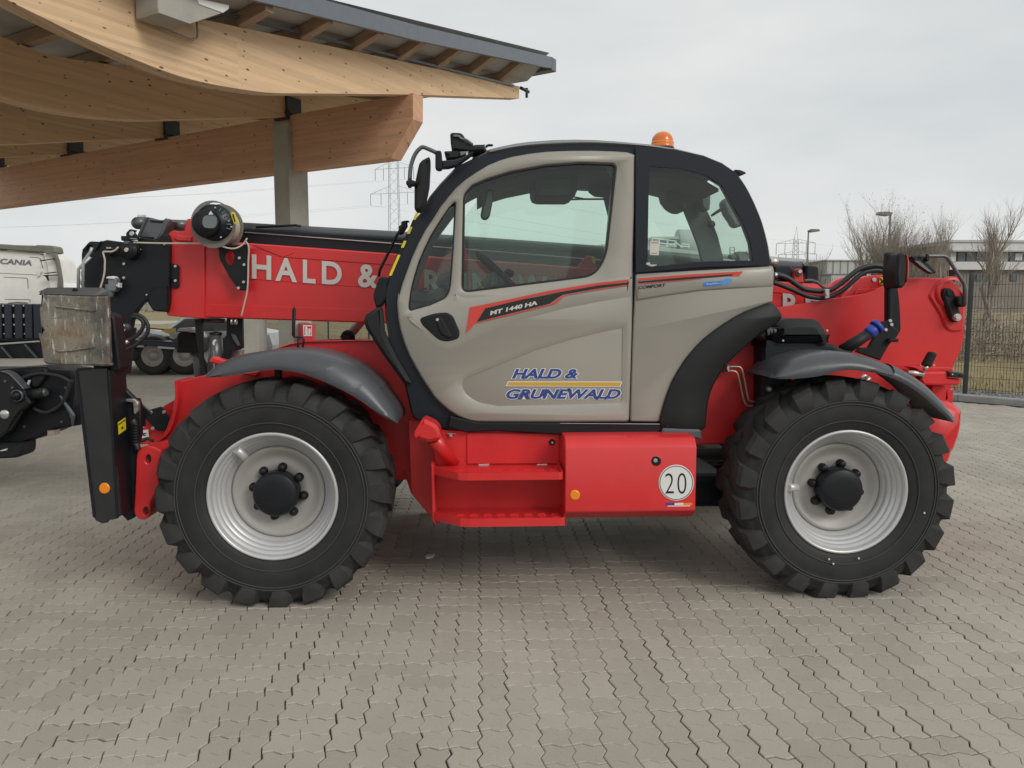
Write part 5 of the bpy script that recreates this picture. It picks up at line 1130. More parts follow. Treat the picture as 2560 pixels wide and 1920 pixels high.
MB().disc(*c1('T',490,288), 1.195, 5, .012, 6).build('bolt', M['steel'], TH)
# tail lamp on its tall bracket
TL = hub('tail_lamp', TH, at(*c1('G',1130,700), .72))
plate('bracket_post', BK, TL, [fil(cr('G',(1072,480,4),(1165,486,8),(1165,770),(1180,900),(1190,1110,16),(1150,1150,10),(1110,1180),(1110,1060),(1070,1060)))], .74, .025, .004)
plate('bracket_rib', M['trim'], TL, [fil(cr('G',(1095,570,6),(1150,575,8),(1160,760),(1130,900),(1130,1100),(1095,1100)))], .715, .03, .006)
plate('lamp_backing', PL, TL, [fil(cr('G',(1072,482,4),(1145,480,16),(1172,500,10),(1172,600),(1072,600)))], .70, .03, .006)
o = plate('lamp_housing', PL, TL, [fil(cr('G',(1165,490,14),(1215,478,12),(1240,500,14),(1248,620),(1232,740,16),(1195,770,14),(1160,760,12),(1150,640)))], .58, .16, .014)
plate('lamp_face', M['redlens'], TL, [fil(cr('G',(1232,490,4),(1248,520),(1255,600),(1248,680),(1236,720),(1240,600)))], .575, .17, .004)
plate('bracket_foot', BK, TL, [fil(cr('T',(1500,900),(1580,880,8),(1640,960),(1700,1020,20),(1690,1060),(1660,1100),(1580,1180),(1470,1370),(1180,1270),(1220,1215),(1330,1215),(1400,1090),(1465,945)))], .70, .03, .006)
plate('bracket_tab', BK, TL, [fil(cr('T',(1590,1108),(1690,1104,4),(1700,1130,4),(1680,1150),(1570,1148)))], .66, .05, .004)
bolts('bolt', TL, cr('T',(1540,998),(1594,888),(1610,935)), .69, 4.4, M['steel'])
MB().tube([at(*c1('T',1010,1250),.58), at(*c1('T',1345,1035),.58)], [.037,.033], 24).build('filler_pipe', M['plastic'], TH)
a, b = at(*c1('T',1318,1050),.58), at(*c1('T',1405,975),.58); d_ = (b-a).normalized()
MB().tube([a, a+d_*.02, b-d_*.02, b], [.035,.039,.038,.034], 20).build('filler_cap', M['capblue'], TH)
MB().tube([a+d_*.060, a+d_*.085], .045, 20).build('cap_grip', M['capblue'], TH)
for pts in (((1210,1615),(1275,1555),(1300,1570)), ((1280,1630),(1345,1585))):
    MB().tube([at(*c1('T',x,y), .80) for x, y in pts], .013, 10).build('steel_pipe', M['steel'], TH)
# rear mirror on its tube
RM = hub('rear_mirror', TH, at(*c1('G',1690,850), .95))
MB().tube([at(*c1('G',x,y), .9) for x, y in ((1695,900),(1697,760),(1690,730),(1560,525),(1530,510),(1400,512),(1335,514))], .012, 12).build('mirror_arm', M['grey'], RM)
mpts = fil(cr('G',(1265,512,6),(1300,505),(1340,515),(1410,570),(1472,630),(1472,645,6),(1440,652),(1400,630),(1330,580),(1280,535)))
plate('mirror_housing', PL, RM, [mpts], .90, .05, .008)
plate('mirror_face', M['dash'], RM, [cr('G',(1295,545),(1340,553),(1400,605),(1440,645),(1405,632),(1340,585))], .894, .004, 0, False)
plate('mirror_clamp', BK, RM, [fil(cr('G',(1390,492,4),(1412,492,4),(1420,520),(1412,555,4),(1392,548,4)))], .88, .04, .004)
plate('arm_socket', BK, RM, [fil(cr('G',(1665,830,6),(1712,825,6),(1710,915,4),(1680,918),(1645,890),(1645,850)))], .90, .08, .006)
# tow lever, bracket
plate('tow_bracket', RD, TH, [fil(cr('W',(750,480),(1005,478,6),(1020,500),(1012,540),(1160,556),(1135,628,6),(740,624),(700,560)))], .74, .25, .012)
plate('tow_plate', RD, TH, [cr('W',(625,428),(1040,432),(1062,448),(1062,470),(700,470))], .82, .12, .004)
MB().tube([at(*c1('W',742,458),.72), at(*c1('W',790,410),.72)], .012, 10).build('lever_rod', M['steel'], TH)
plate('lever_grip', M['plastic'], TH, [fil(cr('W',(752,410,4),(838,252,8),(905,280,8),(825,435,4)))], .70, .05, .012)
MB().tube([at(*c1('W',560,490),.72), at(*c1('W',640,492),.72), at(*c1('W',735,512),.72)], .016, 12).build('lever_shaft', M['steel'], TH)
plate('lever_fork', BK, TH, [fil(cr('W',(610,478),(720,470,6),(750,480),(745,520),(705,570),(690,545),(700,500)))], .71, .04, .006)
plate('tail_marker', M['decal_black'], TH, [fil(cr('W',(1012,475,4),(1050,475),(1180,492,6),(1190,510),(1185,545,6),(1100,545),(1018,535,4)))], .72, .05, .008)
plate('marker_slot', M['plastic'], TH, [fil(cr('W',(1130,500,3),(1182,505,3),(1180,528,3),(1130,526,3)))], .715, .01, .002)
plate('marker_stud', M['white'], TH, [cr('W',(1050,500),(1062,500),(1062,513),(1050,513))], .715, .01, .001, False)
bolts('bolt', TH, cr('W',(712,407),(853,410)), .99, 3.6, M['pipe'])
plate('tail_post', RF, TH, [cr('W',(840,630),(1000,632),(978,790),(800,800))], .86, .1, .004)
cw = MB(); 
cwp = fil(cr('W',(700,800),(960,788,10),(1060,812),(1150,850,24),(1205,905,20),(1213,930),(1205,1080),(1180,1200),(1130,1335,8),(1105,1365),(1080,1450),(1022,1540),(700,1540)))
W2 = [(lambda p: (p.x, p.z))(at(q[0], q[1], .52)) for q in cwp]
o = MB().prism([W2], lambda x, z: Vector((x, .52, z)), Vector((0,1.36,0)), [(.05,.045)]).build('counterweight', RD, TH); sharp(o, 70)

# ------------------------------------------------------------------ timber canopy behind the machine
Fh = Vector((math.sin(YAW), math.cos(YAW), 0)); Rh = cR.copy()
def hdir(deg): a = R(deg); return Rh*math.sin(a)+Fh*math.cos(a)
dg, db = hdir(-60.4), hdir(29.6)                 # along the girder (away to the left), along the curved beams
G0 = ray(720, 426); G0 = cO+G0*(13/G0.dot(Fh)); G0.z = 0
def cp(t, s, h): return G0+dg*t+db*s+Vector((0, 0, h))
CAN = thing('canopy', 'open timber canopy of curved glued beams on concrete pillars behind the machine', 'canopy', tuple(G0))
def timber_obj(name, m, front, d, along, parent=CAN):
    """front: list of 3-D points of one long face, d: thickness vector, along: unit vector of the grain"""
    o0 = front[0]; ax = along.normalized(); nn = d.normalized(); uu = nn.cross(ax)
    mb = MB().prism([[((p-o0).dot(ax), (p-o0).dot(uu)) for p in front]], lambda x, y: o0+ax*x+uu*y, d, [(.004, .02)])
    o = mb.build(name, m, parent); off = wloc(o)
    a = o.data.attributes.new('along', 'FLOAT_VECTOR', 'POINT'); r0 = random.uniform(0, 40)
    for i, v in enumerate(o.data.vertices):
        p = v.co+off-o0; a.data[i].vector = (p.dot(ax)+r0, p.z+p.dot(nn)*.7, 0)
    return o
def curve_s(pts, n=6): return cat(pts, n)
Bs = curve_s([(-11,5.1),(-9,4.75),(-7.4,4.47),(-5.69,4.18),(-5.17,4.09),(-4.73,4.03),(-4.2,3.985),(-3.8,3.985),(-3.3,4.03),(-2.8,4.10),(-2.3,4.21),(-1.6,4.37),(0,4.73),(1.5,5.05),(3.2,5.41)])
Ts = [(-11,5.62),(-9,5.33),(-5.7,4.86),(-4.5,4.69),(-4.0,4.62),(-3.67,4.65),(-1.45,4.97),(3.2,5.625)]
def Th(s, P=Ts):
    for (a, ha), (b, hb_) in zip(P, P[1:]):
        if a <= s <= b: return ha+(hb_-ha)*(s-a)/(b-a)
    return P[0][1] if s < P[0][0] else P[-1][1]
TT = [-2.6, -.137, 2.906, 5.889, 8.83]
for t in TT:
    dz = 0 if t < -1 else -.02
    fr = [cp(t, s, h+dz) for s, h in Bs]+[cp(t, s, h+dz) for s, h in Ts[::-1]]
    timber_obj('curved_beam', M['glulam'], fr, dg*.20, db)
gird = [onp(x/1.728, y/1.728, cp(0, -.12, 0), db) for x, y in ((0,725),(1785,400),(1785,515),(1690,683),(0,895))]
gl_ = [onp(0, v/1.728, cp(0, -.12, 0), db) for v in (725, 895)]
gird = [gl_[0]+dg*.7-Vector((0,0,.006))]+gird[1:4]+[gl_[1]+dg*.7]
timber_obj('girder', M['glulam2'], gird, db*.24, dg)
for t in TT[1:]:                                # steel shoes between girder and beam
    b = MB(); h0 = 4.76; h1 = h0+.02
    c0 = cp(t-.04, -.02, 0); 
    for s0 in (-.13, .02):
        q = [cp(t-.05, s0, 4.70), cp(t+.25, s0, 4.70), cp(t+.25, s0+.10, 4.70), cp(t-.05, s0+.10, 4.70)]
        b.add(q+[p+Vector((0,0,.30)) for p in q], [(0,1,2,3),(4,5,6,7),(0,1,5,4),(1,2,6,5),(2,3,7,6),(3,0,4,7)])
    b = MB(); q = [cp(t-.06, -.16, 4.64), cp(t+.26, -.16, 4.64), cp(t+.26, .14, 4.64), cp(t-.06, .14, 4.64)]
    b.add(q+[p+Vector((0,0,.36)) for p in q], [(0,1,2,3),(4,5,6,7),(0,1,5,4),(1,2,6,5),(2,3,7,6),(3,0,4,7)])
    b.build('steel_shoe', M['post'], CAN)
    b = MB(); q = [cp(t-.12, -.18, 4.72), cp(t+.34, -.18, 4.72), cp(t+.34, .16, 4.72), cp(t-.12, .16, 4.72)]
    b.add(q+[p+Vector((0,0,.03)) for p in q], [(0,1,2,3),(4,5,6,7),(0,1,5,4),(1,2,6,5),(2,3,7,6),(3,0,4,7)])
    b.build('shoe_plate', M['post'], CAN)
# roof deck, fascia, joists
fas = lambda s: 4.67+(s+3.95)*.1707 if s > -3.95 else 4.67+(-3.95-s)*.16
ss = [-11,-9,-7,-5.7,-4.8,-4.2,-3.7,-2.5,-1.45,0,1.5,2.95,3.2,3.5]
dk = MB(); rows = []
for s in ss:
    rows.append([cp(-3.06, s, fas(s)+.165), cp(-2.6, s, Th(s)+.165), cp(9.4, s, Th(s)+.165)])
dk.add([p for r_ in rows for p in r_], [(i*3+j, i*3+j+1, (i+1)*3+j+1, (i+1)*3+j) for i in range(len(ss)-1) for j in range(2)])
dk.add([p+Vector((0,0,.12)) for r_ in rows for p in r_], [(i*3+j, i*3+j+1, (i+1)*3+j+1, (i+1)*3+j) for i in range(len(ss)-1) for j in range(2)])
dk.build('roof_deck', M['deck'], CAN, flip=False)
def fascia(s0, s1):
    b = MB(); q = []
    for s in (s0, s1):
        for t, dz in ((-3.12,0),(-3.06,0),(-3.06,.20),(-3.12,.20)): q.append(cp(t, s, fas(s)+dz))
    b.add(q, [(0,1,2,3),(4,5,6,7),(0,1,5,4),(1,2,6,5),(2,3,7,6),(3,0,4,7)]); b.build('fascia', M['verge'], CAN)
for a, b in ((-9.5,-6.2),(-6.197,-4.203),(-4.2,-.6),(-.597,3.5)): fascia(a, b)
eb = MB(); q = []
for t in (-3.12, 9.4):
    for ds, dz in ((3.48,-.02),(3.66,-.02),(3.66,.2),(3.48,.2)): q.append(cp(t, ds, (fas(3.49) if t < 0 else Th(2.95)+.165)+dz))
eb.add(q, [(0,1,2,3),(4,5,6,7),(0,1,5,4),(1,2,6,5),(2,3,7,6),(3,0,4,7)]); eb.build('gutter', M['verge'], CAN)
for k in range(12):
    s = -7.05+.95*k
    if s > 3.3: break
    fr = []; 
    for t, hh in ((-3.04, fas(s)+.155), (-2.6, Th(s)+.155), (9.35, Th(s)+.155)): fr.append(cp(t, s, hh))
    if -5.5 < s < -3.9: fr[0] = cp(-2.62, s, Th(s)+.154)
    low = [p-Vector((0,0,.145)) for p in fr[::-1]]; low[-1] = fr[0]-Vector((0,0,.14))
    timber_obj('joist', M['rafter'], fr+low, db*.11, dg)
bt_ = MB(); q = []
for s in (-4.4, 2.95):                          # light trim along the top of the front beam
    for t, dz in ((-2.64,0),(-2.60,0),(-2.60,.03),(-2.64,.03)): q.append(cp(t, s, Th(s)-.03+dz))
bt_.add(q, [(0,1,2,3),(4,5,6,7),(0,1,5,4),(1,2,6,5),(2,3,7,6),(3,0,4,7)]); bt_.build('beam_trim', M['verge'], CAN)
# concrete pillar under the girder
K0 = onp(722, 420, cp(0, -.20, 0), db); K0.z = 0; ptop = onp(722, 300, K0, db).z
pl = MB(); q = [K0, K0+dg*.34, K0+dg*.34+db*.42, K0+db*.42]
bm_ = [p+(K0+dg*.17+db*.21-p)*.0 for p in q]
pl.add(bm_+[p+Vector((0,0,ptop-.03)) for p in q]+[p+(K0+dg*.17+db*.21-p)*.06+Vector((0,0,ptop)) for p in q], [(0,1,2,3),(8,9,10,11)]+[(a, (a+1) % 4, 4+(a+1) % 4, 4+a) for a in range(4)]+[(4+a, 4+(a+1) % 4, 8+(a+1) % 4, 8+a) for a in range(4)])
pl.build('pillar', M['conc'], CAN)
for k in ():
    pl = MB(); q2 = [p+dg*k for p in q]; pl.add(q2+[p+Vector((0,0,ptop)) for p in q2], [(0,1,2,3),(4,5,6,7)]+[(a, (a+1) % 4, 4+(a+1) % 4, 4+a) for a in range(4)]); 
    pl.build('pillar', M['conc'], CAN)
# gutter spout on the eave end
sp = onp(1318, 228, cp(-2.6, 3, 0), dg)
MB().tube([sp-db*.25, sp+db*.05], .03, 10).build('gutter_spout', M['post'], CAN)
MB().tube([sp-db*.02+Vector((0,0,.05)), sp-db*.02-Vector((0,0,.12))], .025, 8).build('spout_bracket', M['post'], CAN)
# floodlight on the front beam
LF = thing('floodlight', 'pale trough floodlight fixed high on the front timber beam', 'light', tuple(cp(-2.75, -4.3, 4.6)))
FZ = lambda t, *p: [onp(x/3.456, y/3.456, cp(t, 0, 0), dg) for x, y in p]
def dplate(name, m, parent, pts, d):
    o0 = pts[0]; mb = MB().prism([[((p-o0).dot(db), p.z-o0.z) for p in pts]], lambda x, z: o0+db*x+Vector((0,0,z)), d, [(.004,.03)]); return mb.build(name, m, parent)
dplate('lamp_body', M['conc'], LF, FZ(-2.98, (1365,-110),(1365,70),(1370,112),(1640,208),(1925,112),(1978,76),(1980,45),(1700,-30),(1560,-110)), dg*.33)
dplate('lamp_face', M['white'], LF, FZ(-2.99, (1702,-14),(1980,45),(1976,76),(1928,110),(1722,36)), dg*.02)  # white plate puts the bright end facet of the trough into colour
M['conduit'] = mat('conduit_grey', (.30,.26,.22), .5)
MB().tube(FZ(-2.66, (1340,-40),(1335,175),(1362,222),(1640,334),(1672,334),(1706,318),(1700,190)), .012, 8, 2).build('conduit', M['conduit'], LF)
# extinguisher box in front of the pillar, pale cabinet to its left
EX = thing('extinguisher_box', 'red fire extinguisher box with white pictogram standing beside the concrete pillar', 'fire extinguisher', tuple(gnd(760, 1011)))
ye_ = at(760, 830, 9.0)
def exq(*p): return [[c1('AB', x, y) for x, y in p]]
o = MB().plate(exq((880,330),(1055,330),(1060,900),(880,900)), 8.6, .22, .006).build('box_body', M['ext'], EX)
MB().add([at(*c1('AB',815,305),8.9), at(*c1('AB',880,331),8.6), at(*c1('AB',880,900),8.6), at(*c1('AB',815,860),8.9)], [(0,1,2,3)]).build('box_side', M['ext'], EX)
MB().add([at(*c1('AB',815,305),8.9), at(*c1('AB',950,295),8.95), at(*c1('AB',1056,329),8.6), at(*c1('AB',880,329),8.6)], [(0,1,2,3)]).build('box_top', M['ext'], EX)
plate('pictogram_frame', M['white'], EX, exq((893,343),(1040,343),(1040,520),(905,520)), 8.595, .004, 0, False)
plate('pictogram_ground', M['ext'], EX, exq((916,364),(1028,364),(1028,500),(918,500)), 8.592, .003, 0, False)
plate('pictogram', M['white'], EX, [fil(cr('AB',(930,380,8),(950,366,6),(966,376,6),(970,498),(932,498)))], 8.589, .003, 0, False)
plate('pictogram', M['white'], EX, [fil(cr('AB',(978,498),(984,400,8),(1016,392,10),(1020,440),(1008,498)))], 8.589, .003, 0, False)
CBN = thing('cabinet', 'tall pale grey cabinet standing left of the concrete pillar', 'cabinet', tuple(gnd(624, 1011)))
plate('cabinet_body', M['conc'], CBN, [[(601,640),(647,640),(647,1010),(601,1010)]], 9.0, .5, .01)
plate('cabinet_plinth', M['post'], CBN, [[(599,1000),(649,1000),(649,1014),(599,1014)]], 8.98, .5, .005)

# ------------------------------------------------------------------ fence
F0 = gnd(2412, 985, .09); HF = 2.10
FE = thing('mesh_fence', 'dark metal mesh fence with upright posts along the grass edge', 'fence', tuple(F0))
bay = 3.62
for k in range(-2, 13):
    p = F0+kd*(bay*k); p.z = .05
    MB().box(p.x-.03, p.x+.03, p.y-.03, p.y+.03, 0.02, HF+.12, .004).build('fence_post', M['fence'], FE)
    MB().box(p.x-.034, p.x+.034, p.y-.034, p.y+.034, HF+.12, HF+.135).build('post_cap', BK, FE)
    if k == 12: break
    a, b = p+kd*.03, p+kd*(bay-.03)
    z = .14
    while z < HF+.02:
        for dn in (-.007, .007):
            MB().obox(a+Vector((0,0,z))+kn*dn, b+Vector((0,0,z))+kn*dn, .006, .006).build('rail', M['fence'], FE) if k < 3 and dn < 0 else None
        if k >= 3: MB().obox(a+Vector((0,0,z)), b+Vector((0,0,z)), .006, .01).build('rail', M['fence'], FE)
        z += .2
    bars = MB(); n_ = int((bay-.06)/.05)
    for i in range(n_+1):
        c = a.lerp(b, i/n_); bars.obox(c+Vector((0,0,.09)), c+Vector((0,0,HF+.04)), .0055, .0055, tuple(kn))
    tag(bars.build('mesh_wires', M['fence'], FE, flip=False), kind='stuff')

# ------------------------------------------------------------------ trees
def bare_tree(name, label, base, height, spread, seed, stems=1, depth=5, group='bare trees beyond the fence', buds=False, up=.55, thick=.035):
    rt = random.Random(seed); T = thing(name, label, 'tree', tuple(base), group); tr = MB(); cw_ = MB()
    def seg(mb, a, b, r0, r1, n):
        mb.tube([a, b], [r0, r1], n, caps=False)
    def grow(p, d, ln, r, lv):
        k = 3 if lv < 3 else 2; q = p; dd = d.copy()
        for i in range(k):
            dd = (dd+Vector((rt.uniform(-1,1), rt.uniform(-1,1), rt.uniform(-.3,.8)))*.16).normalized()
            e = q+dd*ln/k; r1 = r*(1-.35*(i+1)/k)
            seg(tr if lv == 0 else cw_, q, e, r*(1-.35*i/k), r1, 6 if lv < 2 else 4 if lv < 3 else 3); q = e
            if lv < depth and (lv > 0 or i > 0):
                for _ in range(2 if lv < 2 else rt.choice((1, 2))):
                    a = rt.uniform(0, 6.283); sp_ = rt.uniform(.45, 1.0)*spread
                    nd = (dd+Vector((math.cos(a), math.sin(a), 0))*sp_+Vector((0,0,up*rt.uniform(.4,1)))).normalized()
                    grow(q, nd, ln*rt.uniform(.5, .74), r1*.62, lv+1)
        if lv == depth and buds and rt.random() < .55:
            c = q; s = .035
            cw_.add([c+Vector((rt.uniform(-1,1), rt.uniform(-1,1), rt.uniform(-1,1)))*s for _ in range(3)], [(0,1,2)])
    for s in range(stems):
        a = rt.uniform(0, 6.28); d = Vector((math.cos(a)*.28*(stems > 1), math.sin(a)*.28*(stems > 1), 1)).normalized()
        grow(Vector(base)+Vector((math.cos(a), math.sin(a), 0))*.12*(stems > 1), d, height*.42*rt.uniform(.85, 1.05), height*thick*.5/(1 if stems == 1 else 1.4), 0)
    tr.build('trunk', M['bark'], T, flip=False); cw_.build('crown', M['twig'], T, flip=False); return T
def far(u, dist, z=0):                          # a spot on the ground in the direction of u
    d = ray(u, 770); return cO.xy.to_3d()+Vector((d.x, d.y, 0)).normalized()*dist+Vector((0, 0, z))
bare_tree('bare_tree', 'small young bare tree in front of the long hall, nearest the cab', far(2056, 44, .2), 5.0, .6, 3, depth=4)
bare_tree('bare_tree', 'broad many-stemmed bare tree left of the taller street lamp', far(2166, 48, .2), 7.0, .6, 5, stems=5, depth=5)
bare_tree('bare_tree', 'dense bare tree with brown seed clusters behind the tail lamp', far(2258, 43, .2), 6.6, .7, 9, stems=5, depth=5, buds=True)
bare_tree('bare_tree', 'slim upright bare tree beside the brown stair tower', far(2362, 52, .2), 7.2, .42, 14, stems=2, depth=4, up=.9)
bare_tree('bare_tree', 'tall bare tree with visible trunk in front of the office windows', far(2503, 31, .2), 5.9, .85, 22, depth=5, up=.42)
bare_tree('bare_tree', 'thin bare sapling close left of the trunk in front of the office', far(2448, 36, .2), 5.4, .45, 27, depth=4, up=.9)
bare_tree('bare_tree', 'small bare sapling below the distant pylon', far(1972, 60, .2), 4.9, .5, 33, depth=3)
def bush(label, u, dist, w_, h, seed, n=2600):
    rb_ = random.Random(seed); b = far(u, dist, .1); o = thing('shrub', label, 'shrub', tuple(b), 'winter shrubs behind the fence'); st = MB(); tw = MB()
    for k in range(26):
        a = rb_.uniform(0, 6.28); q = b+Vector((math.cos(a)*w_*.5*rb_.random(), math.sin(a)*w_*.3*rb_.random(), 0)); d = Vector((rb_.uniform(-.5,.5), rb_.uniform(-.5,.5), 1)).normalized()
        st.tube([q, q+d*h*.5, q+d*h*.9+Vector((rb_.uniform(-.2,.2), 0, 0))], [.02,.014,.006], 4, caps=False)
    for k in range(n):
        a = rb_.uniform(0, 6.28); r_ = math.sqrt(rb_.random()); x, y = math.cos(a)*r_*w_*.55, math.sin(a)*r_*w_*.32; zz = rb_.uniform(.08, 1)*h*(1-.6*r_*r_)*rb_.uniform(.8, 1.1)
        c = b+Vector((x, y, zz)); d = Vector((rb_.uniform(-1,1), rb_.uniform(-1,1), rb_.uniform(-.2,1.4))).normalized()*rb_.uniform(.12,.4); s = Vector((-d.y, d.x, .3)).normalized()*.009
        tw.add([c-s, c+s, c+d], [(0,1,2)])
    tag(st.build('stems', M['bark'], o, flip=False), kind='stuff'); tw.build('twigs', M['bush'], o, flip=False)
bush('wide brown winter shrub behind the fence at the edge of the office', 2475, 27, 5, 1.5, 1, 4000)
bush('rounded brown shrub behind the fence post beside the tail plate', 2405, 30, 3.5, 1.4, 2, 2600)
bush('low pale shrub behind the fence at the foot of the tall bare tree', 2555, 25, 4.5, 1.25, 3, 3000)
bush('dark brown shrub between the tail lamp and the rear mirror', 2295, 38, 5.5, 2.6, 4, 5000)
tl_ = MB(); rb_ = random.Random(8)                # far-off wood, reads as one mass
for k in range(9000):
    x = rb_.uniform(-260, -90); y = 300+rb_.uniform(0, 14); h = 9+5*math.sin(x*.11)+3*math.sin(x*.37+1); c = Vector((x, y, rb_.uniform(0, 1)**.8*h)); s = rb_.uniform(.5, 1.5)
    tl_.add([c+Vector((-s*.25, 0, 0)), c+Vector((s*.25, 0, 0)), c+Vector((rb_.uniform(-.4,.4)*s, 0, s*1.6))], [(0,1,2)])
M['farwood'] = mat('far_wood', (.36,.335,.31), .95, var=.1, vs=.1)
tag(tl_.build('far_wood', M['farwood'], flip=False), kind='stuff')

# ------------------------------------------------------------------ lamps, pylons, lines
def street_lamp(label, u, v_top, dist, h, lean=0, flip=1):
    b = far(u, dist, .0); zt = at(u, v_top, b.y).z; T = thing('street_lamp', label, 'street lamp', tuple(b), 'street lamps beyond the fence')
    MB().tube([b, b+Vector((0,0,zt*.5)), b+Vector((0,0,zt))], [.11,.08,.05], 10).build('pole', M['lamp'], T)
    c = b+Vector((0,0,zt)); d = Rh*flip
    hd_ = MB(); up_z = Vector((0,0,1))
    P = [c-d*.05, c+d*.15+up_z*.12, c+d*.72+up_z*.10, c+d*.78-up_z*.04, c+d*.2-up_z*.12]
    q = [p-Fh*.2 for p in P]+[p+Fh*.2 for p in P]; hd_.add(q, [(0,1,2,3,4),(5,6,7,8,9)]+[(i, (i+1) % 5, 5+(i+1) % 5, 5+i) for i in range(5)])
    hd_.build('lamp_head', M['lamp'], T)
street_lamp('lower grey street lamp between the pylon and the young bare tree', 2014, 577, 62, 8, flip=1)
street_lamp('taller street lamp rising out of the bare trees behind the tail lamp', 2215, 535, 50, 8, flip=-1)
def pylon(label, u, dist, arms, vtop, wtop, wbot, L, R_, peak=True):
    b = far(u, dist, 0); T = thing('pylon', label, 'pylon', tuple(b), 'power pylons on the horizon'); y = b.y
    zt = at(u, vtop, y).z; lat = MB(); rr = dist*.00034
    def P(du, z): return b+Rh*(du*dist/FPX)+Vector((0,0,z))
    n = 16; lv = [zt*i/n for i in range(n+1)]; hw = lambda z: wbot+(wtop-wbot)*min(1, z/zt)
    for sx in (-1, 1):
        for sy in (-1, 1): lat.tube([P(sx*wbot, 0)+Fh*sy*wbot*dist/FPX, P(sx*wtop, zt)+Fh*sy*wtop*dist/FPX], rr, 4, caps=False)
    for i in range(n):
        for sx in (-1, 1): 
            lat.tube([P(sx*hw(lv[i]), lv[i]), P(-sx*hw(lv[i+1]), lv[i+1])], rr*.6, 3, caps=False)
    lat.build('lattice_mast', M['pylon'], T, flip=False)
    if peak: MB().tube([P(-wtop, zt), P(0, at(u, vtop-36*230/dist*2, y).z), P(wtop, zt)], rr, 4, caps=False).build('peak', M['pylon'], T, flip=False)
    ends = []
    for (va, vb, l, r_) in arms:                 # va: chord at the mast top, vb: lower chord
        za, zb = at(u, va, y).z, at(u, vb, y).z; am = MB()
        dx = lambda du, k: b+Rh*(du*dist/FPX)+Fh*(-du*.30*dist/FPX)
        for du in (l, r_):
            e = dx(du, 1); e.z = zb
            am.tube([dx(math.copysign(hw(za), du), 0)+Vector((0,0,za)), e], rr*.8, 3, caps=False); am.tube([dx(0,0)+Vector((0,0,zb)), e], rr*.9, 3, caps=False)
            for f in (.3, .55, .8):
                a = dx(du*f, 0)+Vector((0,0,zb)); c = dx(du*f, 0)+Vector((0,0,za+(zb-za)*f)); am.tube([a, c], rr*.5, 3, caps=False)
            for f in (1.0, .55):
                a = dx(du*f, 0)+Vector((0,0,zb)); ins = dist*.014; am.tube([a, a-Vector((0,0,ins))], rr*1.1, 4, caps=False); ends.append(a-Vector((0,0,ins)))
        am.build('crossarm', M['pylon'], T, flip=False)
    return ends
e1 = pylon('near lattice pylon with two crossarms between canopy and cab', 989, 230, [(404,421,-47,50),(465,483,-60,62)], 392, 10, 15, 0, 0)
e2 = pylon('far small lattice pylon beside the lower street lamp', 1984, 520, [(598,608,-41,40),(628,636,-36,44)], 598, 4, 10, 0, 0)
for i, e in enumerate(e1[:8:2]):
    q = Vector((e.x-220, e.y+10, e.z-6)); mid = e.lerp(q, .5)-Vector((0,0,3.5))
    o = MB().tube([e, e.lerp(q,.25)-Vector((0,0,2.6)), mid, e.lerp(q,.75)-Vector((0,0,2.6)), q], .016, 4, caps=False).build('power_line', M['wire'], flip=False)
    tag(o, 'thin power line running left from the '+('upper left', 'upper right', 'lower left', 'lower right')[i]+' crossarm tip of the near pylon', 'power line', 'power lines left of the pylon')
for i, e in enumerate(e1[2:8:2]):
    q = Vector((e.x+250, e.y+160, e.z-9)); mid = e.lerp(q, .5)-Vector((0,0,4))
    o = MB().tube([e, e.lerp(q,.25)-Vector((0,0,3)), mid, e.lerp(q,.75)-Vector((0,0,3)), q], .02, 4, caps=False).build('power_line', M['wire'], flip=False)
    tag(o, ('highest', 'middle', 'lowest')[i]+' of the three thin power lines seen through the cab door window', 'power line', 'power lines right of the pylon')

# ------------------------------------------------------------------ buildings
def bbox(name, m, parent, u0, u1, v0, v1, y, d=6, ch=.0):
    a, b = at(u0, v1, y), at(u1, v0, y); return MB().box(a.x, b.x, y, y+d, a.z, b.z).build(name, m, parent)
OF = thing('office_building', 'pale modern office building with ribbon windows and brown ground floor', 'building', tuple(far(2500, 75)))
Y0 = 66
def oa(x, y): return c1('AC', x, y)
def ob(name, m, x0, x1, y0, y1, dy=0, d=8, par=None): 
    a, b = oa(x0, y0), oa(x1, y1); return bbox(name, m, par or OF, a[0], b[0], a[1], b[1], Y0+dy, d)
ob('upper_wall', M['office'], 1590, 3300, 418, 494, 0, 14); ob('parapet', M['hall2'], 1582, 3310, 408, 418, -.15, 14.3)
ob('shade_ledge', M['hall2'], 1620, 3300, 490, 497, -.6, 1)
ob('window_band', M['frame'], 1645, 3300, 497, 588, .35, 12)
ob('middle_wall', M['office'], 1590, 3300, 588, 650, 0, 14); ob('end_wall', M['office'], 1590, 1645, 494, 588, 0, 14)
ob('ground_floor', M['brown'], 1620, 3300, 650, 1010, .5, 12)
for k, (x0, x1) in enumerate(((1655,1722),(1728,1790),(1812,1880),(1886,1930),(2092,2150),(2156,2212),(2230,2300),(2306,2380),(2400,2470),(2480,2550))):
    wn = ob('window', M['frame'], x0, x1, 502, 584, .22, .12); ob('pane', M['pane'], x0+4, x1-4, 506, 535, .19, .02, wn); ob('pane', M['pane'], x0+4, x1-4, 540, 580, .19, .02, wn)
for x0, x1 in ((1935,2000),(2010,2080)): ob('panel', M['hall2'], x0, x1, 500, 586, .25, .1)
for x0, x1 in ((1810,1862),(1868,1920),(1928,1980),(2100,2160)):
    wn = ob('window', M['frame'], x0, x1, 690, 745, .4, .12); ob('pane', M['pane'], x0+3, x1-3, 694, 741, .37, .02, wn)
wn = ob('white_window', M['white'], 2138, 2200, 515, 572, .16, .02)  # plain white panel in front of the window
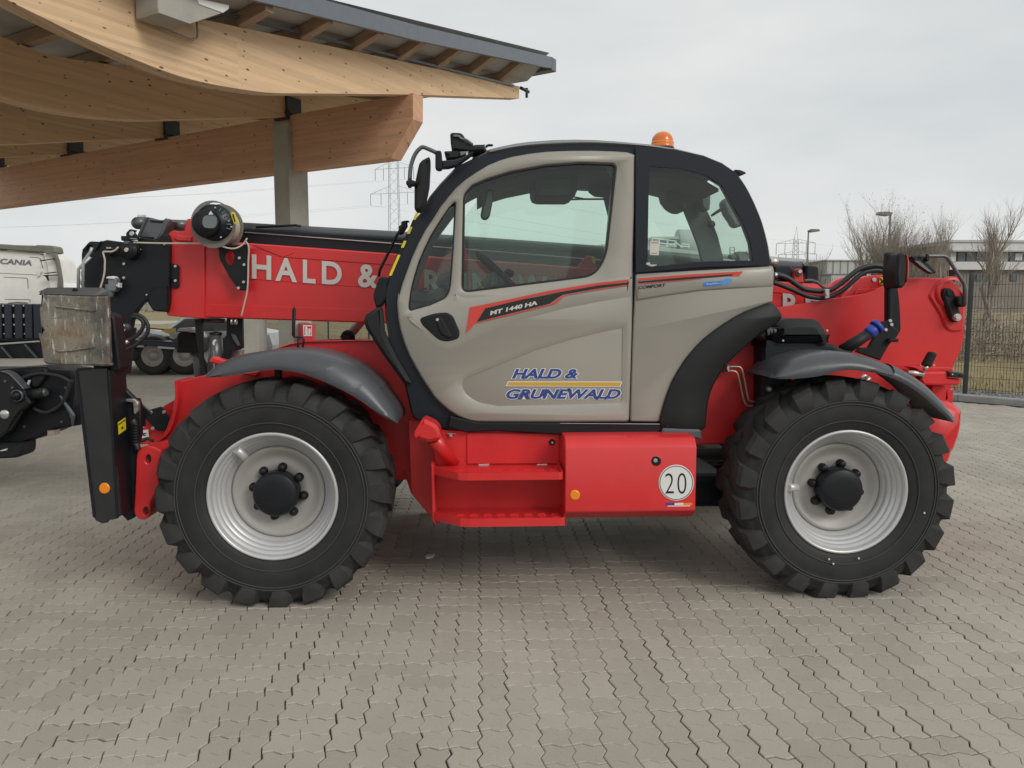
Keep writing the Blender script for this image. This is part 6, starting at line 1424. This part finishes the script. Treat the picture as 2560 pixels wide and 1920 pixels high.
ST = ob('stair_tower', M['brown'], 1482, 1575, 447, 1000, -1.2, 9); ob('tower_cap', M['hall2'], 1470, 1580, 441, 448, -1.3, 9.2)
ob('tower_wing', M['office'], 1462, 1482, 448, 1000, -.6, 9)
ob('tower_window', M['pane'], 1495, 1562, 590, 618, -1.23, .05)
HA = thing('long_hall', 'long low pale grey industrial hall behind the bare trees', 'building', tuple(far(2050, 120))); Y0 = 120
ob('wall', M['hall'], -900, 560, 582, 830, 0, 30, HA); 
rf2 = MB(); 
for (x0, y0), (x1, y1) in (((-900,486),(90,540)),((90,540),(560,580))):
    a0, a1 = at(*oa(x0,y0),Y0), at(*oa(x1,y1),Y0); rf2.add([a0, a1, a1-Vector((0,0,9)), a0-Vector((0,0,9)), a0+Vector((0,30,0)), a1+Vector((0,30,0))], [(0,1,2,3),(0,1,5,4)])
rf2.build('gable_wall', M['hall'], HA); 
ob('annex_wall', M['hall2'], 556, 880, 572, 830, -6, 30, HA); ob('annex_parapet', M['office'], 550, 886, 566, 573, -6.3, 30, HA)
for x in range(610, 880, 62): ob('cladding_joint', M['frame'], x, x+2.2, 574, 820, -6.06, .05, HA)
for x in (250, 330, 410, 490): ob('hall_joint', M['hall2'], x, x+2.5, 600, 820, -.06, .05, HA)
ob('louvre', M['frame'], 838, 876, 575, 606, -6.2, .2, HA)
CT = thing('container', 'low dark brown container standing in front of the annex wall', 'container', tuple(far(2110, 80))); Y0 = 70
ob('container_body', M['hall2'], 596, 742, 690, 800, 0, 3, CT); ob('container_lid', M['frame'], 592, 746, 684, 691, -.1, 3.2, CT)
# hall with roof railing seen through the rear side window
HR = thing('flat_hall', 'pale flat roofed hall with white roof railing and ventilation units', 'building', tuple(far(1690, 80))); Y0 = 70
def vb(name, m, x0, x1, y0, y1, dy=0, d=8, par=None):
    a, b = c1('V', x0, y0), c1('V', x1, y1); return bbox(name, m, par or HR, a[0], b[0], a[1], b[1], Y0+dy, d)
wl_ = MB(); 
top_ = [(-1200,905),(-700,830),(-220,745),(200,760),(520,792),(830,832),(1120,862),(1660,925),(2300,965)]
for (x0, y0), (x1, y1) in zip(top_, top_[1:]):
    a0, a1 = at(*c1('V',x0,y0),Y0), at(*c1('V',x1,y1),Y0); z0 = Vector((0,0,1))
    b0, b1 = a0.copy(), a1.copy(); b0.z = b1.z = 0; wl_.add([a0, a1, b1, b0, a0+Vector((0,25,0)), a1+Vector((0,25,0))], [(0,1,2,3),(0,1,5,4)])
wl_.build('hall_wall', M['hall'], HR)
UN = vb('ventilation_unit', M['hall2'], 415, 775, 678, 800, 6, 4); vb('unit_opening', M['pane'], 530, 625, 690, 760, 5.9, .1); vb('unit_opening', M['pane'], 660, 740, 672, 730, 5.9, .1)
a = at(*c1('V',770,705),Y0+6); MB().lathe([(.0004,0),(1.25,0),(1.3,.1),(1.3,2.2),(1.1,2.5),(.0004,2.6)], at(*c1('V',770,725),Y0+8), 'x', 24).build('ventilation_drum', M['hall2'], HR)
vb('unit_roof', M['hall'], 410, 800, 650, 680, 5.8, 4.4)
for x0, x1, y0, y1 in ((405,418,668,775),(512,524,682,790),(622,634,695,798),(738,748,708,808),(840,850,750,815),(945,955,760,825)):
    vb('railing_post', M['white'], x0, x1, y0, y1, 2, .12)
for (x0, y0), (x1, y1) in (((405,672),(745,712)),((405,728),(745,768)),((745,725),(845,805)),((845,752),(955,765)),((845,785),(955,798))):
    MB().obox(at(*c1('V',x0,y0),Y0+2), at(*c1('V',x1,y1),Y0+2), .10, .08).build('railing', M['white'], HR)
for x in (1540, 1606): MB().obox(at(*c1('V',x,805),Y0-1), at(*c1('V',x,1000),Y0-1), .05, .08, (0,1,0)).build('ladder_rail', M['frame'], HR)
for y in (805, 850, 895): MB().obox(at(*c1('V',1540,y),Y0-1), at(*c1('V',1606,y),Y0-1), .05, .06).build('ladder_rung', M['frame'], HR)

# ------------------------------------------------------------------ white lorry at the left edge
TR = thing('lorry', 'white lorry cab seen from behind with dark grille rack below', 'lorry', tuple(gnd(20, 895))); TY = 22.0
def op(*p): return cr('O', *p)
plate('cab_back', M['truckw'], TR, [fil(op((-1500,120),(0,170),(400,200),(700,225,20),(790,300,30),(830,480),(870,720),(1000,830),(1000,1110),(660,1120),(0,1110),(-1500,1110)))], TY, 1.8, .03)
plate('roof_spoiler', M['truckg'], TR, [fil(op((-1500,40),(0,68),(130,75),(250,85),(600,95),(640,84),(900,96,14),(940,130),(960,210),(920,230),(800,240),(740,215),(600,210),(300,185),(0,160),(-1500,130)))], TY-.15, .5, .03)
plate('side_deflector', M['truckg'], TR, [fil(op((760,215),(925,225),(960,235),(1000,350),(1030,500),(1045,590),(1060,700),(1066,815),(990,830),(1000,640),(960,420),(880,250)))], TY-.25, .12, .01)
plate('deflector_inner', M['truckw'], TR, [fil(op((740,240,20),(800,240),(900,235),(950,330),(990,500),(1005,620),(990,830),(860,830),(840,600),(800,380)))], TY-.10, .1, .012)
for pts in (((690,350),(940,315),(942,328),(690,368)), ((765,570),(960,548),(965,562),(770,585)), ((730,605),(985,598),(985,612),(820,620),(840,705),(820,700),(790,640))):
    plate('deflector_strut', BK, TR, [op(*pts)], TY-.3, .05, .004)
text('lorry_letters', 'SCANIA', c1('O',-92,405), c1('O',548,443), c1('O',-80,312), TY-.02, mat('lorry_letter_grey', (.16,.17,.18), .5), TR, off=.03, shear=.08)
for pts in (((-300,560),(0,568),(640,600),(640,606),(0,574),(-300,566)),):
    plate('panel_joint', M['truckg'], TR, [op(*pts)], TY-.012, .01, 0, False)
for pts in (((60,636),(440,652),(470,658),(484,700),(488,838),(480,838),(474,700),(462,668),(440,660),(60,644)), ((510,290),(660,300),(700,320),(745,490),(735,490),(690,328),(655,308),(510,298)), ((80,1020),(520,1024),(520,1078),(512,1078),(512,1032),(80,1028))):
    plate('hatch_joint', M['truckg'], TR, [op(*pts)], TY-.012, .01, 0, False)
plate('marker_lamp', M['white'], TR, [fil(op((658,518,6),(712,518,6),(710,560),(690,575),(680,620),(645,620),(650,570)))], TY-.1, .1, .006)
plate('grab_handle', M['truckg'], TR, [fil(op((140,1080),(300,1068),(460,1076),(480,1095),(300,1082),(140,1090)))], TY-.03, .04, .003)
RK = hub('rack', TR, at(50, 800, TY-1))
plate('rack_panel', BK, RK, [op((-600,1112),(690,1112),(690,1740),(-600,1740))], TY-.9, .06, .004)
for x in (-300,-130,45,225,398,548):
    plate('rack_slat', M['navy'], RK, [op((x+22,1114),(x+150,1114),(x+160,1700),(x+34,1700))], TY-.99, .06, .012)
    for a, b, wd in ((1118,1150,26),(1280,1340,20),(1450,1478,22),(1610,1630,18)):
        if x < 500: plate('rack_light_slit', M['white'], RK, [op((x-wd/2+(a-1118)*.05,a),(x+wd/2+(a-1118)*.05,a),(x+wd/2+(b-1118)*.05,b),(x-wd/2+(b-1118)*.05,b))], TY-.93, .02, .002, False)  # white plates put the light slits between the slats into colour
pp = lambda *p: cr('P', *p)
plate('rack_rail', M['alu'], RK, [pp((-400,150),(0,140),(480,108),(510,110),(510,125),(0,162),(-400,175))], TY-1.02, .06, .01)
plate('rack_base', BK, RK, [pp((-500,160),(520,120),(540,700),(-500,700))], TY-.88, .1, .01)
for a, b in (((20,185),(240,440)), ((315,155),(480,345))):
    MB().obox(at(*c1('P',*a),TY-1.0), at(*c1('P',*b),TY-1.0), .05, .05).build('rack_brace', M['grey'], RK)
plate('rack_foot', M['alu'], RK, [pp((-200,455),(150,425),(450,412),(440,445),(150,450),(0,470),(-200,480))], TY-1.0, .1, .01)
plate('rear_lamp', M['redlens'], RK, [fil(pp((-20,370),(20,375,6),(42,410,8),(10,425),(-20,425)))], TY-1.03, .03, .006)
for x in (-60, 1): 
    pass
MB().box(at(-250,900,TY).x, at(140,900,TY).x, TY-.6, TY+2, .45, 1.0, .03).build('chassis', BK, TR)
for sx in (-190, 70):
    p = at(sx, 960, TY-.2); MB().lathe([(.0004,0),(.3,0),(.33,.04),(.48,.02),(.5,.06),(.5,.3),(.0004,.3)], (p.x, TY-.3, .5), seg=36).build('wheel', M['side'], TR)
# ------------------------------------------------------------------ black lifting attachment in the left foreground
AT = thing('loader_attachment', 'black steel loader linkage with pin joints at the left edge', 'attachment', tuple(at(40, 1140, 2.6)))
AY = 2.6
plate('main_arm', BK, AT, [fil(pp((-300,470),(0,470),(400,440),(540,440),(900,480),(930,560),(920,800),(890,990),(1000,1000),(1000,1170),(905,1190,14),(700,1225),(560,1300),(280,1400),(0,1400),(-300,1400)))], AY+.15, .35, .02)
plate('side_plate', M['plastic'], AT, [fil(pp((-300,495),(0,492),(90,510,30),(170,570,40),(290,720,40),(330,800),(380,900),(260,1000),(170,1110),(110,1240),(0,1330),(-300,1400)))], AY, .08, .015)
plate('plate_edge', M['grey'], AT, [fil(pp((0,492),(60,500),(120,525,20),(190,590),(300,715),(286,722),(180,606),(112,540),(50,512),(0,504)))], AY-.01, .1, .003)
q = at(*c1('P',250,800), AY)
MB().lathe([(.0004,-.06),(.03,-.06),(.033,-.036),(.048,-.03),(.049,-.006),(.06,0),(.06,.1)], at(*c1('P',225,800), AY), seg=28).build('pivot_pin', BK, AT)
MB().lathe([(.042,-.039),(.051,-.036),(.051,-.027)], at(*c1('P',240,795), AY), seg=28).build('pivot_ring', M['grey'], AT)
MB().tube([at(*c1('P',370,790),AY+.05), at(*c1('P',560,760),AY+.05)], .042, 22).build('cross_tube', M['plastic'], AT)
MB().tube([at(*c1('P',545,763),AY+.05), at(*c1('P',590,757),AY+.05)], [.042,.026], 22).build('tube_end', M['grey'], AT)
MB().lathe([(.0004,-.014),(.034,-.012),(.040,-.005),(.040,.03)], at(*c1('P',60,1035), AY), seg=28).build('steel_pin', M['steel'], AT)
plate('gusset', M['grey'], AT, [fil(pp((735,800),(760,805),(890,1000),(930,1050),(900,1190),(890,1100),(860,1020)))], AY+.1, .03, .004)
plate('rib', M['plastic'], AT, [pp((265,1000),(280,1000),(150,1210),(110,1260),(120,1210))], AY-.02, .04, .004)
plate('slotted_bracket', M['plastic'], AT, [fil(pp((-200,1400),(284,1400),(286,1480,20),(270,1550,20),(190,1585),(0,1596),(-200,1596)))], AY+.05, .2, .02)
plate('bracket_slot', M['white'], AT, [pp((0,1490),(85,1465),(75,1490),(0,1500))], AY+.03, .02, .002, False)
plate('foot_block', M['pipe'], AT, [pp((590,1240),(690,1236),(696,1296),(590,1304))], AY+.12, .08, .005)
plate('release_handle', M['white'], AT, [pp((350,606),(378,606),(350,682),(324,682))], AY+.1, .02, .004)
plate('hook_plate', M['post'], AT, [fil(pp((895,985),(925,1030),(1000,1060),(1000,1170),(905,1188)))], AY+.2, .06, .006)
for pts in (((-60,560),(120,640),(330,560),(520,520),(760,560),(900,640)), ((420,960),(560,1010),(700,960),(800,860),(860,700),(900,600))):
    MB().tube([at(*c1('P',x,y), AY+.10) for x, y in pts], .016, 9, 5).build('hose', M['hose'], AT)
plate('upper_link', M['plastic'], AT, [fil(pp((380,470,10),(560,455,20),(600,520,20),(470,700,20),(400,690,10)))], AY+.11, .05, .008)
for x, y in ((60,620),(150,700),(770,1130),(820,700),(300,1190)): MB().disc(*c1('P',x,y), AY-.012 if x < 200 else AY+.14, 3.4, .012, 8).build('bolt', M['grey'], AT)
plate('inner_tab', M['dash'], AT, [pp((935,780),(965,880),(960,985),(895,980),(900,900))], AY+.45, .03, .003)
MB().box(at(-420,1150,AY).x, at(-330,1150,AY).x, AY+.2, AY+.5, 0, .75, .02).build('support_leg', BK, AT)
# ------------------------------------------------------------------ low loader seen under the boom
LL = thing('low_loader', 'dark navy low loader trailer with pale deck and twin wheels', 'trailer', tuple(gnd(400, 930))); LY = 14.6
qq = lambda *p: cr('Q', *p)
plate('side_rail', M['navy'], LL, [qq((-900,660),(220,700),(560,715),(1015,735),(1700,760),(1700,850),(1015,840),(560,790),(220,770),(-900,740))], LY, .12, .01)
plate('under_rail', M['alu'], LL, [qq((220,775),(500,790),(500,822),(220,808))], LY-.03, .06, .01); plate('under_rail', M['alu'], LL, [qq((725,800),(995,822),(995,852),(725,838))], LY-.03, .06, .01)
dq = [at(*c1('Q',x,y), LY+.02) for x, y in ((-900,650),(220,692),(1015,728),(1700,755))]
dbk = [at(*c1('Q',x,y), LY+2.3) for x, y in ((-700,585),(300,610),(1050,640),(1700,665))]
MB().add(dq+dbk, [(0,1,5,4),(1,2,6,5),(2,3,7,6)]).build('deck', M['alu'], LL, flip=False)
rmp = [at(*c1('Q',x,y), LY+.4) for x, y in ((-300,430),(300,500),(640,600),(940,650))]; rm2 = [at(*c1('Q',x,y), LY+2.0) for x, y in ((-300,380),(330,455),(700,555),(900,600))]
MB().add(rmp+rm2+[Vector((p.x, p.y, dq[0].z)) for p in rmp], [(0,1,5,4),(1,2,6,5),(2,3,7,6),(0,1,9,8),(1,2,10,9),(2,3,11,10)]).build('ramp', M['hall2'], LL, flip=False)
plate('tool_box', BK, LL, [fil(qq((-300,815),(430,830,20),(440,1030,20),(200,1045),(-300,1045)))], LY+.05, .5, .02)
plate('mudguard', BK, LL, [fil(qq((500,1000),(505,850),(560,775,40),(700,770,40),(730,850),(1000,850),(1060,800),(1250,800),(1300,900),(1300,1100),(1240,1100)))], LY+.35, .1, .01)
for cx in (645, 1150, 1650):
    c = at(*c1('Q',cx,995+(cx-645)*.05), LY+.1); rr = .47; c.z = max(c.z, .46)
    W = hub('wheel', LL, c)
    MB().lathe([(.25,.02),(.28,-.01),(.42,-.02),(.46,.02),(.47,.06),(.47,.28),(.25,.30)], c, seg=40).build('tyre', M['side'], W)
    MB().lathe([(.26,-.005),(.24,.0),(.22,.06),(.12,.10),(.11,.04),(.0004,.04)], c, seg=36).build('rim', M['disc'], W)
plate('marker', M['orange'], LL, [qq((860,880),(980,895),(985,985),(930,990))], LY+.3, .03, .004)
MB().box(dq[0].x, dq[3].x, LY+.5, LY+2.2, .55, .85).build('trailer_frame', BK, LL)
plate('yellow_mat', mat('deck_yellow', (.55,.42,.12), .7), LL, [qq((770,560),(860,520),(1010,515),(1010,600),(920,600))], LY+1.0, .02, .002)
# silver car behind the cabinet
SC = thing('car', 'silver car parked behind the pale cabinet and the pillar', 'car', tuple(gnd(668, 905))); SY = 17.0
def xz(x, z): return Vector((0, 0, 0))
cx0 = at(640, 880, SY).x-2.1
body = [(-1.9,.30),(-1.95,.62),(-1.75,.80),(-.9,.92),(-.3,1.36),(.7,1.42),(1.5,1.0),(2.0,.92),(2.1,.6),(2.05,.3)]
MB().prism([body], lambda x, z: Vector((cx0+x+.5, SY, z)), Vector((0,1.7,0)), [(.05,.03)]).build('body', M['silver'], SC)
MB().prism([[(-.75,.95),(-.25,1.30),(.65,1.35),(1.25,1.0)]], lambda x, z: Vector((cx0+x+.5, SY-.006, z)), Vector((0,.02,0))).build('side_window', M['pane'], SC)
for sx in (-1.25, 1.3): MB().lathe([(.0004,0),(.2,0),(.22,.03),(.31,.0),(.32,.04),(.32,.2)], (cx0+.5+sx, SY-.03, .32), seg=30).build('wheel', M['side'], SC)

# a scrap of paper on the paving
pc_ = gnd(1073, 1393); PS = MB()
q = [gnd(1063,1391,.004), gnd(1086,1389,.006), gnd(1082,1395,.004), gnd(1066,1398,.012)]
PS.add(q+[p+Vector((.002,.003,.010)) for p in q], [(0,1,2,3),(4,5,6,7),(0,1,5,4),(1,2,6,5),(2,3,7,6),(3,0,4,7)])
tag(PS.build('paper_scrap', M['white']), 'tiny white scrap of paper lying on the paving behind the front wheel', 'litter')
